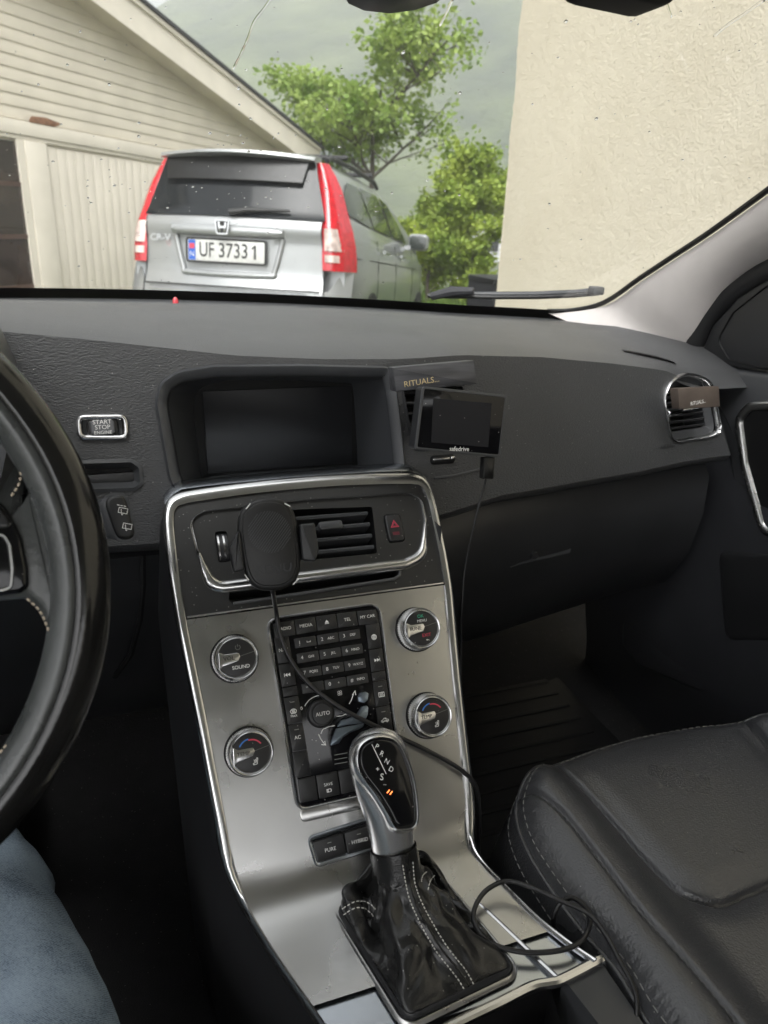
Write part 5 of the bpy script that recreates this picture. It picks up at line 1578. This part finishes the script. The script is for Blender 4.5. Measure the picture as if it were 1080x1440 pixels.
# lever head: silver body lofted along the lever, black cap facing the driver
T = [(0, .0172, .0150, .0), (.012, .0178, .0158, .0), (.030, .0186, .0165, .001), (.048, .0205, .0170, .002), (.064, .0235, .0175, .0025), (.080, .0258, .0170, .002), (.094, .0262, .0155, .0), (.106, .0240, .0125, -.003), (.114, .0190, .0090, -.006), (.119, .0110, .0050, -.008), (.1205, .002, .001, -.009)]
sc_ = KL/.1205
secs = []
for s, w, d, o_ in T:
    c_ = K0+ka*s*sc_+kr*o_
    secs.append([c_+kl*w*cos(a)*(1-.0*abs(sin(a)))+kr*d*(abs(sin(a))**.85)*(1 if sin(a) > 0 else -1) for a in np.linspace(0, 2*pi, 40, endpoint=False)])
hd = MB(); hd.loft(secs, True, True, True); hd = hd.build('lever_head', MAT['silk'], gear, 60)
hv = bvh_of(hd)
capo = [(516, 1044), (536, 1039), (556, 1046), (570, 1072), (579, 1105), (583, 1140), (581, 1158), (568, 1163), (556, 1161), (547, 1144), (531, 1118), (513, 1094), (505, 1076), (506, 1056)]
P_ = [hit(hv, *p, 0) for p in capo]
print('cap hits', sum(p is not None for p in P_), len(P_))
P_ok = [p for p in P_ if p is not None]
c_ = np.mean(P_ok, 0)
u_, s_, vt_ = np.linalg.svd(np.array(P_ok)-c_)
nrm = vt_[2]
if nrm@(CAM-c_) < 0: nrm = -nrm
up0_ = ka-(ka@nrm)*nrm
FC = Fr(c_+nrm*.0035, np.cross(up0_, nrm), up0_)
co = cspl([FC.px(*p) for p in capo][::-1], 4)
b_ = MB(); b_.prism(FC, co, -.014, .0035, .0030, 5); cap_ = b_.build('cap', MAT['piano'], gear, 60)
b_ = MB(); b_.ring(FC, co, [(-.0002, -.002), (.0004, .0014), (.0016, .0026), (.0034, .0012), (.0050, -.0030), (.0050, -.012)]); b_.build('cap_surround', MAT['silk'], gear, 60)
hp_ = .0037
def capt(s, px, py, size, mat=MAT['ink'], rot=-.35):
    x, y = FC.px(px, py, hp_); text(s, size, FC, x, y, hp_, mat, cap_, rot=rot)
for s, px, py in (('P', 530, 1050), ('R', 537, 1060), ('N', 544, 1071), ('D', 550, 1082)): capt(s, px, py, .0058, rot=-.75)
capt('+', 531, 1082, .0060); capt('S', 537, 1093, .0074); capt('–', 541, 1103, .0050)
a, b = FC.px(523, 1047, hp_), FC.px(543, 1088, hp_)
strokes([[tuple(a), tuple(b)]], FC, 0, 0, 1, hp_, MAT['ink'], cap_, .0003, name='shift_line')
for px, py in ((546, 1113), (550, 1115)):
    a, b = FC.px(px-1.5, py+2, hp_), FC.px(px+1.5, py-2, hp_); strokes([[tuple(a), tuple(b)]], FC, 0, 0, 1, hp_, MAT['orange'], cap_, .0004, name='indicator')
# ================================================================== STEERING WHEEL
sw = thing('steering_wheel', 'worn black leather steering wheel with a grey right spoke', 'steering wheel', (-.37, .434, .947))
FWh = Fr((-.37, .434, .947), (1, 0, 0), (0, .407, .914))
R0 = .1800
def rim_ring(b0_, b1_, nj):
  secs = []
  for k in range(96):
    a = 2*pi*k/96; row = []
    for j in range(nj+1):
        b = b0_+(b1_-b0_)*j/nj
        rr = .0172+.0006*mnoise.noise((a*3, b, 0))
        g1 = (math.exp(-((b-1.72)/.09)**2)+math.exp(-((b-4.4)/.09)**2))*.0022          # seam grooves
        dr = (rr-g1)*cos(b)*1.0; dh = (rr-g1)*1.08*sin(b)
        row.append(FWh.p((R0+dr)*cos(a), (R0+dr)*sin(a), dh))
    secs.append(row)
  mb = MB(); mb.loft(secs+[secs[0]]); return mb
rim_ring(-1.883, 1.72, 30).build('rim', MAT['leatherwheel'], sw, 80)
rim_ring(1.72, 4.40, 22).build('rim_lining_highlight', MAT['leathergrey'], sw, 80)  # worn grey leather by the spoke; lower down its grey paints a reflection
spk = [FWh.px(*p) for p in ((-90, 712), (-5, 712), (14, 702), (26, 682), (28, 655), (14, 622), (60, 632), (96, 720), (112, 800), (112, 870), (98, 936), (74, 930), (71, 905), (64, 880), (52, 857), (36, 842), (0, 845), (-90, 850))]
so = rpoly(spk[::-1], .004, 3)
mb = MB(); mb.prism(FWh, so, -.014, .006, .008, 4, True); spo = mb.build('spoke', MAT['leathergrey'], sw, 60)
pad = rpoly([FWh.px(*p, .006) for p in ((-90, 706), (0, 706), (14, 722), (32, 760), (40, 800), (41, 826), (30, 834), (0, 838), (-90, 840))][::-1], .005, 4)
mb = MB(); mb.prism(FWh, pad, .002, .0105, .003, 3); pd_ = mb.build('switch_pad', MAT['piano'], sw, 50)
ri = rpoly([FWh.px(*p, .010) for p in ((-40, 752), (6, 752), (14, 766), (18, 800), (16, 826), (4, 830), (-40, 830))][::-1], .004, 4)
mb = MB(); mb.ring(FWh, ri, [(-.0015, .010), (-.0006, .0122), (.0006, .0122), (.0012, .010)]); mb.build('switch_ring', MAT['satin'], pd_, 60)
mb = MB(); mb.prism(FWh, rpoly([FWh.px(*p, .010) for p in ((-40, 716), (2, 716), (10, 728), (16, 742), (-40, 744))][::-1], .003, 4), .010, .0125, .0012); mb.build('switch_key', MAT['key'], pd_)
for ln, n_ in (([(38, 842), (55, 858), (66, 880), (72, 905), (71, 935), (62, 968), (45, 1002), (20, 1036), (-10, 1068)], 30), ([(-10, 582), (8, 602), (22, 630), (29, 655), (27, 680), (14, 700)], 16)):
    P_ = [FWh.p(*FWh.px(a, b, .0075), .0075) for a, b in ln]
    stitch_line(P_, n_, .0008, FWh.n*.0006).build('stitching', MAT['tanthread'], spo, 60, kind='stuff')
mb = MB(); mb.prism(FWh, circ(.075, 40), -.03, .012, .012, 4, True); mb.build('hub', MAT['leathergrey'], sw, 60)
mb = MB(); mb.prism(FWh, rpoly([(-.17, -.02), (-.07, -.025), (-.07, .03), (-.17, .02)], .005), -.012, .004, .004); mb.build('spoke', MAT['leathergrey'], sw)
# column shroud and instrument pod behind it
cs = thing('steering_column', 'grey column shroud and instrument pod behind the steering wheel', 'steering column', (-.37, .6, .85))
mb = MB(); mb.tube([(-.37, .47, .93), (-.37, .55, .90), (-.37, .72, .83)], [.06, .065, .07], 20); mb.build('shroud', MAT['plastic'], cs, 60)
mb = MB(); mb.tube([(-.385, .63, 1.0), (-.385, .66, .995), (-.385, .70, .99)], [.145, .15, .15], 32); mb.build('instrument_pod', MAT['rimgrey'], cs, 60)
mb = MB(); mb.tube([(-.385, .622, 1.0), (-.385, .629, 1.0)], [.12, .125], 32); mb.build('instrument_glass', MAT['screen'], cs, 60)

# ---- wiper stalk
st = thing('wiper_stalk', 'grey wiper stalk with two rear wiper symbols beside the wheel rim', 'stalk', atY(160, 730, .60))
A_ = atY(60, 742, .60); B_ = atY(158, 728, .575)
FSt = Fr(atY(169, 727, .572), (.96, -.05, -.28), (.30, .30, .90))
eo = cspl([FSt.px(*p) for p in ((149, 712), (153, 700), (166, 696), (176, 702), (184, 728), (189, 748), (184, 757), (170, 758), (161, 748))][::-1], 4)
eo2 = inset(eo, -.0022)
secs = []
for t_ in (0, .10, .3, .6, 1.0):
    c_ = FSt.o*(1-t_)+A_*t_
    k_ = 1-.62*t_**.7
    secs.append([c_+(FSt.u*x*(1-.6*t_)+FSt.v*y)*k_-FSt.n*(.004 if t_ == 0 else .004+.012*t_) for x, y in eo2])
mb = MB(); mb.loft(secs, True, True, True); mb.build('arm', MAT['rimgrey'], st, 60)
mb = MB(); mb.prism(FSt, eo, -.016, .003, .003, 3, True); ec = mb.build('end_cap', MAT['key'], st, 50)
for px, py in ((173, 718), (179, 740)):
    x, y = FSt.px(px, py, .0033); strokes(ICON['wipe'], FSt, x, y, .0036, .0033, MAT['ink'], ec, .00025, name='wiper_symbol')
x, y = FSt.px(171, 711, .0033); strokes([[(-.9, 0), (-.45, 0)], [(-.2, 0), (.2, 0)], [(.45, 0), (.9, 0)]], FSt, x, y, .0036, .0033, MAT['ink'], ec, .0003, name='wiper_symbol')

# ================================================================== PASSENGER SEAT
seat = thing('passenger_seat', 'black grained leather passenger seat cushion with stitched seams', 'seat', (.37, .3, .27))
edge_l = [(.166, .05), (.167, .15), (.170, .24), (.168, .28), (.170, .32), (.163, .37), (.159, .42), (.160, .452), (.168, .482), (.184, .504), (.210, .524), (.243, .540), (.30, .553), (.37, .559)]
SXC = .372
edge = [np.array(p) for p in edge_l]
edge = [np.array([p[0], p[1]]) for p in spline(edge, 8)]
edgef = np.array(edge+[np.array([2*SXC-p[0], p[1]]) for p in reversed(edge[:-1])])
poly = np.concatenate([edgef, [[2*SXC-.166, -.10], [.166, -.10]]])
def seg_d(P, A, B):
    AB = B-A; t_ = np.clip(((P-A)@AB)/(AB@AB), 0, 1)
    return np.linalg.norm(P-(A+t_[:, None]*AB), axis=1)
def poly_d(P, L_):
    return np.min([seg_d(P, np.array(a), np.array(b)) for a, b in zip(L_, L_[1:])], axis=0)
seamA = spline([np.array(p) for p in ((.236, .541), (.2455, .513), (.2565, .453), (.264, .40), (.272, .366), (.286, .350), (.304, .343), (.34, .345), (SXC, .347))], 6)
seamA += [np.array([2*SXC-p[0], p[1]]) for p in reversed(seamA[:-1])]
seamB = spline([np.array(p) for p in ((.180, .500), (.191, .489), (.203, .455), (.209, .40), (.213, .345), (.222, .272), (.226, .15), (.226, .0))], 6)
seamB2 = [np.array([2*SXC-p[0], p[1]]) for p in seamB]
nx, ny = 300, 350
gx = np.linspace(.118, 2*SXC-.118, nx); gy = np.linspace(-.08, .60, ny)
GX, GY = np.meshgrid(gx, gy)
P_ = np.stack([GX.ravel(), GY.ravel()], 1)
de = poly_d(P_, list(poly)+[poly[0]])
ins = np.zeros(len(P_), bool)
px_, py_ = P_[:, 0], P_[:, 1]
for (x0, y0), (x1, y1) in zip(poly, np.roll(poly, -1, 0)):
    if abs(y1-y0) < 1e-12: continue
    c_ = ((y0 > py_) != (y1 > py_)) & (px_ < (x1-x0)*(py_-y0)/(y1-y0)+x0)
    ins ^= c_
de = np.where(ins, de, -de)
dA, dB, dB2 = poly_d(P_, seamA), poly_d(P_, seamB), poly_d(P_, seamB2)
sm = lambda a, b, x: (lambda t: t*t*(3-2*t))(np.clip((x-a)/(b-a), 0, 1))
u_ = np.abs(P_[:, 0]-SXC)
z = .592+.020*sm(.10, .165, u_)-.016*sm(.165, .212, u_)            # side bolsters
z += .003*sm(.0, .03, np.minimum(dA, .03))*(1-sm(.1, .16, u_)*.4)
z += .012*sm(.33, .50, P_[:, 1])*(1-sm(.50, .58, P_[:, 1]))
z += .010*(1-sm(.0, .10, P_[:, 1]))
R_ = .026
t_ = np.clip(de/R_, 0, 1)
z -= R_*(1-np.sqrt(np.maximum(0, 1-(1-t_)**2)))*.95
for d_, dep, wd in ((dA, .0065, .0028), (dB, .0055, .0026), (dB2, .0055, .0026)):
    z -= dep*np.exp(-(d_/wd)**2)+.0022*np.exp(-(d_/.012)**2)
z -= .0022*np.exp(-((de-.006)/.0022)**2)
# little puckers along the piped edge
along = np.array([math.atan2(p[1]-.3, p[0]-SXC) for p in P_])
z += .0005*np.sin(along*150+3*np.sin(along*23))*np.exp(-((de-.013)/.006)**2)
z += np.array([.0007*mnoise.noise((p[0]*11, p[1]*11, 2)) for p in P_])+.007
z = np.where(de < 0, z+np.maximum(de, -.045)*4.2+np.minimum(0, de+.045)*.5, z)
V = np.column_stack([P_, z])
# beyond the edge the skirt hangs nearly straight down
mb = MB()
fs = [(j*nx+i, j*nx+i+1, (j+1)*nx+i+1, (j+1)*nx+i) for j in range(ny-1) for i in range(nx-1)]
mb.v = [tuple(v) for v in V]; mb.f = fs
cus = mb.build('cushion', MAT['leather'], seat, 180)
cb = bvh_of(cus)
def down(x, y, lift=.0005):
    h = cb.ray_cast(Vector((x, y, 2)), Vector((0, 0, -1)))
    return np.array([x, y, h[0].z+lift])
e2 = inset(poly, .004)[:len(edgef)]; e3 = inset(poly, -.002)[:len(edgef)]; e4 = inset(poly, .0085)[:len(edgef)]
sgn = 1 if abs(e2[20][0]-SXC) < abs(poly[20][0]-SXC) else -1
e2 = inset(poly, .0035*sgn)[:len(edgef)]; e3 = inset(poly, -.002*sgn)[:len(edgef)]; e4 = inset(poly, .0095*sgn)[:len(edgef)]
mb = MB(); mb.tube([down(x, y, .0004) for x, y in e2], .0022, 8); mb.build('piping', MAT['leather'], cus, 80)
for ee, n_ in ((e3, 150), (e4, 150)):
    P3 = [down(x, y, .0008) for x, y in ee[::3]]
    stitch_line(P3, n_, .0006).build('stitching', MAT['inkdim'], cus, 60, kind='stuff')
for sL, n_ in ((seamA, 120), (seamB, 80)):
    stitch_line([down(x, y, .0012) for x, y in sL[::3]], n_, .0004).build('stitching', MAT['darkthread'], cus, 60, kind='stuff')
mb = MB(); mb.loft([[(SXC+s_*.20, y, zz) for y in np.linspace(-.08, .50, 8)] for s_, zz in ((-1, .44), (-1.02, .40), (-.98, .30))]); mb.build('side_valance', MAT['dark'], seat, 60)
mb = MB(); rows = []
for k in range(12):
    s_ = k/11; yy = -.10-.30*s_; zz = .52+.62*s_
    rows.append([(SXC+.25*cos(a)*(1-.25*s_**2), yy+.07*sin(a), zz) for a in np.linspace(0, 2*pi, 20, endpoint=False)])
mb.loft(rows, True, True, True); mb.build('backrest', MAT['leather'], seat, 60)

# ================================================================== THE DRIVER'S LEG
mt, N, L, P = new_mat('denim')
tc = N.new('ShaderNodeTexCoord')
wv = N.new('ShaderNodeTexWave'); wv.wave_type = 'BANDS'; wv.bands_direction = 'DIAGONAL'; wv.inputs['Scale'].default_value = 480; wv.inputs['Distortion'].default_value = 4; wv.inputs['Detail'].default_value = 2
nz = N.new('ShaderNodeTexNoise'); nz.inputs['Scale'].default_value = 26; nz.inputs['Detail'].default_value = 8
nz2 = N.new('ShaderNodeTexNoise'); nz2.inputs['Scale'].default_value = 600; nz2.inputs['Detail'].default_value = 3
for n_ in (wv, nz, nz2): L.new(tc.outputs['Object'], n_.inputs['Vector'])
ad = N.new('ShaderNodeMath'); ad.operation = 'MULTIPLY_ADD'; ad.inputs[1].default_value = .35
L.new(wv.outputs['Fac'], ad.inputs[0])
m3 = N.new('ShaderNodeMath'); m3.operation = 'MULTIPLY_ADD'; m3.inputs[1].default_value = .75
L.new(nz2.outputs['Fac'], m3.inputs[0]); L.new(nz.outputs['Fac'], m3.inputs[2])
L.new(m3.outputs[0], ad.inputs[2])
sc6 = N.new('ShaderNodeMath'); sc6.operation = 'MULTIPLY'; sc6.inputs[1].default_value = .6; L.new(ad.outputs[0], sc6.inputs[0])
cr = N.new('ShaderNodeValToRGB')
cr.color_ramp.elements[0].position = .43; cr.color_ramp.elements[0].color = (.070, .100, .145, 1)
cr.color_ramp.elements[1].position = .69; cr.color_ramp.elements[1].color = (.27, .345, .43, 1)
L.new(sc6.outputs[0], cr.inputs[0]); L.new(cr.outputs[0], P.inputs['Base Color'])
P.inputs['Roughness'].default_value = .9
bp = N.new('ShaderNodeBump'); bp.inputs['Strength'].default_value = .5; bp.inputs['Distance'].default_value = .0008
L.new(ad.outputs[0], bp.inputs['Height']); L.new(bp.outputs[0], P.inputs['Normal'])
MAT['denim'] = mt
ps = thing('person', "driver's leg in faded blue jeans below the steering wheel", 'person', (-.33, .4, .30))
ctr = spline([np.array(p) for p in ((-.205, .02, .545), (-.232, .16, .555), (-.262, .30, .562), (-.294, .43, .568), (-.328, .54, .572), (-.356, .62, .562), (-.373, .68, .52), (-.38, .74, .43), (-.385, .82, .33))], 7)
rad = np.interp(np.linspace(0, 8, len(ctr)), range(9), [.092, .090, .087, .082, .076, .070, .066, .060, .056])
secs = []
for i, c_ in enumerate(ctr):
    t_ = ctr[min(i+1, len(ctr)-1)]-ctr[max(i-1, 0)]; t_ /= np.linalg.norm(t_)
    a_ = np.cross(t_, Z1); a_ /= np.linalg.norm(a_); b2 = np.cross(a_, t_)
    row = []
    for k in range(40):
        th = 2*pi*k/40
        w_ = .0075*mnoise.noise((cos(th)*1.2+i*.10, sin(th)*1.2, i*.22))+.0032*sin(i*.9+4*mnoise.noise((cos(th)*1.5, sin(th)*1.5, i*.3)))*(.35+.65*smooth(18, 34, i))
        r_ = rad[i]+w_
        row.append(c_+r_*(cos(th)*a_+sin(th)*b2*.95))
    secs.append(row)
mb = MB(); mb.loft(secs, True, True, True); jn = mb.build('jeans_leg', MAT['denim'], ps, 80)
mb = MB(); mb.tube([(-.385, .80, .32), (-.385, .86, .315), (-.385, .94, .32), (-.385, 1.02, .345)], [.045, .048, .045, .025], 16); mb.build('shoe', MAT['dark'], ps, 80)
# ================================================================== THINGS CLIPPED ON AND LYING ABOUT
# phone holder
pm = thing('phone_mount', 'black oval phone charging holder clipped to the centre vent', 'phone holder', atY(380, 765, .58))
FPm = Fr(atY(379, 764, .575), (1, -.10, 0), (.0, .45, .90))
po_ = cspl([FPm.px(*p) for p in ((334, 738), (340, 716), (357, 703), (378, 699), (400, 704), (415, 722), (421, 755), (424, 790), (418, 814), (402, 827), (380, 831), (358, 826), (345, 808), (337, 772))][::-1], 4)
mb = MB(); mb.prism(FPm, po_, -.012, .0, .004, 4, True); pb = mb.build('charging_pad', MAT['mount'], pm, 50)
mb = MB(); mb.prism(FPm, inset(po_, .004), -.001, .0012, .001, 2); mb.build('pad_face', MAT['mount'], pb, 50)
co_ = FPm.px(379, 748, .001)
for k in range(-9, 10):
    # slanted raised ribs inside a round patch
    d = k*.0019; hl = math.sqrt(max(0, .0185**2-d*d))
    if hl < .002: continue
    q = np.array([cos(.9), sin(.9)]); nn_ = np.array([-q[1], q[0]])
    a, b = co_+nn_*d-q*hl*.95, co_+nn_*d+q*hl*.95
    b_ = MB(); b_.tube([FPm.p(*a, .0011), FPm.p(*b, .0011)], .00042, 5); b_.build('grip_rib', MAT['rimgrey'], pb, 60)
x, y = FPm.px(385, 800, .0014); text('KENU', .0105, FPm, x, y, .0014, MAT['plastic'], pb, 'embossed_name', sx=1.15, bold=.01)
for pl4, sx in (((322, 770), (336, 742), (344, 802), (328, 806)), -1), (((420, 738), (441, 736), (447, 774), (442, 790), (424, 788)), 1):
    o_ = [FPm.px(*p, -.004) for p in pl4]
    ar = np.cross(np.append(o_[1]-o_[0], 0), np.append(o_[2]-o_[1], 0))[2]
    o_ = o_ if ar > 0 else o_[::-1]
    mb = MB(); mb.prism(FPm, rpoly(o_, .002, 3), -.016, .004, .002, 3, True); mb.build('clamp_arm', MAT['plastic'], pm, 50)
mb = MB(); mb.tube([FPm.p(0, 0, -.010), FPm.p(0, .002, -.025), FUp.p(-.048, .068, .012), FUp.p(-.048, .068, -.006)], [.012, .010, .008, .007], 12); mb.build('vent_clip', MAT['dark'], pm, 60)
for (ax, ay), (bx__, by__) in (((346, 716), (352, 708)), ((400, 708), (408, 712)), ((344, 808), (350, 816)), ((412, 822), (420, 814))):
    mb = MB(); mb.tube([FPm.p(*FPm.px(ax, ay, .0006), .0012), FPm.p(*FPm.px(bx__, by__, .0006), .0012)], .0005, 5); mb.build('edge_mark', MAT['ink'], pb)
# its lead, hanging over the keypad and off the console edge
def cable(name, label, pts, r, mat=MAT['rubber'], n=10):
    o_ = MB(); o_.tube(spline(pts, n), r, 10)
    o = o_.build(name, mat, None, 80); o['label'] = label; o['category'] = 'cable'
    return o
b0 = FPm.p(*FPm.px(383, 828, -.006), -.006)
c1 = [b0+np.array([0, .001, .008]), b0, FLo.p(*FLo.px(388, 858, .016), .016), FLo.p(*FLo.px(394, 893, .011), .011), FLo.p(*FLo.px(410, 930, .009), .009), FLo.p(*FLo.px(438, 965, .010), .010), FLo.p(*FLo.px(480, 996, .012), .012), FLo.p(*FLo.px(530, 1022, .012), .012), FLo.p(*FLo.px(590, 1050, .012), .012), FLo.p(*FLo.px(632, 1072, .010), .010), FLo.p(*FLo.px(652, 1086, .008), .008)]
e_ = c1[-1]
c1 += [e_+np.array([.012, -.004, -.016]), e_+np.array([.018, -.006, -.05]), e_+np.array([.020, -.012, -.12])]
cable('charging_cable', 'black lead hanging from the phone holder across the keypad', c1, .0021)
# small speed-alert screen
FDv = Fr(atY(648, 593, .635), (1, .06, -.10), (.08, .22, .97))
dv = thing('alert_screen', 'small black safedrive screen propped in front of the centre vent', 'gadget', FDv.o)
do = rpoly([FDv.px(*p) for p in ((594, 543), (713, 556), (703, 643), (583, 632))][::-1], .0045, 5)
mb = MB(); mb.prism(FDv, do, -.013, .0, .0025, 3, True); dbd = mb.build('case', MAT['plastic'], dv, 50)
mb = MB(); mb.prism(FDv, inset(do, .0022), -.0002, .0004, .0002); mb.build('glass_front', MAT['piano'], dv, 50)
mb = MB(); mb.prism(FDv, np.array([FDv.px(*p) for p in ((609, 560), (691, 567), (686, 629), (606, 622))][::-1]), .0003, .0006); mb.build('display', MAT['devscreen'], dv)
mb = MB(); mb.ring(FDv, do, [(-.0002, -.002), (.0002, .0002), (-.0012, .0010), (-.0024, .0006), (-.0026, -.001)]); mb.build('rim', MAT['rimgrey'], dv, 60)
x, y = FDv.px(646, 631.5, .0007); text('safedrive', .0062, FDv, x, y, .0007, MAT['ink'], dv, 'screen_name', rot=-.0, bold=.01)
mb = MB(); mb.tube([FDv.p(-.004, .0, -.012), FDv.p(-.008, .004, -.030), Fv.o*0+dface(*dxz(610, 600))+np.array([0, .012, 0])], [.010, .008, .007], 12); mb.build('vent_clip', MAT['dark'], dv, 60)
pq = FDv.p(*FDv.px(686, 650, -.006), -.006)
mb = MB(); mb.prism(Fr(pq-np.array([0, 0, .006]), FDv.u, FDv.v), rrect(.0125, .022, .0015), -.004, .004, .0012, 2, True); mb.build('plug', MAT['mount'], dv, 40)
c2 = [pq+np.array([0, 0, -.012]), pq+np.array([-.001, 0, -.025])]+[atY(a, b, y_) for a, b, y_ in ((675, 705, .63), (664, 750, .625), (654, 800, .62), (650, 850, .61), (648, 920, .60), (649, 990, .58), (653, 1060, .56), (660, 1120, .53))]
cable('thin_cable', 'thin dark cable dropping from the safedrive screen past the console', c2, .00125)
# spare loop of cable on the tunnel
zt_ = .6085
lp = [(792, 1330, .560), (778, 1298, .595), (786, 1272, .612), (806, 1263, .616), (826, 1280, .613), (829, 1302, .611), (815, 1325, .610), (785, 1337, .609), (735, 1339, .6085), (690, 1326, .609), (668, 1300, .611), (668, 1276, .613), (684, 1252, .616), (712, 1239, .618), (742, 1246, .619), (785, 1265, .620), (826, 1284, .619), (850, 1312, .617), (872, 1352, .613), (890, 1385, .608), (896, 1412, .602), (893, 1450, .590)]
cable('power_cable', 'looped black cable lying on the console edge beside the seat', [atZ(a, b, z_) for a, b, z_ in lp], .0021)
# scented clip-ons
FA = Fr(atY(611, 531, .668), (.99, -.05, .075), (-.05, .16, .98))
af = thing('air_freshener', 'dark wooden scent bar with gold lettering on the centre vent', 'air freshener', FA.o, 'scent clips on the vents')
ao = [FA.px(*p) for p in ((553, 517), (667, 507), (671, 540), (557, 551))][::-1]
mb = MB(); mb.prism(FA, rpoly(ao, .0008, 2), -.020, .0, .0010, 2, True); ab = mb.build('bar', MAT['wood'], af, 30)
x, y = FA.px(593, 537, .0004); text('RITUALS...', .0080, FA, x, y, .0004, MAT['gold'], ab, 'lettering', sx=1.05, rot=.055)
mb = MB(); mb.tube([FA.p(.004, -.010, -.010), FA.p(.004, -.022, -.006), FA.p(.004, -.026, .010-.010)], .003, 8); mb.build('clip', MAT['dark'], af)
FA2 = Fr(atY(983, 560, .755), (.94, .18, .03), (.0, .2, .98))
af = thing('air_freshener', 'brown scent card clipped to the passenger side vent', 'air freshener', FA2.o, 'scent clips on the vents')
ao = [FA2.px(*p) for p in ((953, 546), (1011, 543), (1013, 572), (956, 575))][::-1]
mb = MB(); mb.prism(FA2, rpoly(ao, .0008, 2), -.012, .0, .0008, 2, True); ab = mb.build('bar', MAT['brownbox'], af, 30)
x, y = FA2.px(982, 566, .0004); text('RITUALS...', .0068, FA2, x, y, .0004, MAT['ink'], ab, 'lettering', rot=.02)
mb = MB(); mb.tube([FA2.p(0, 0, -.011), FA2.p(0, 0, -.03)], .004, 8); mb.build('clip', MAT['dark'], af)
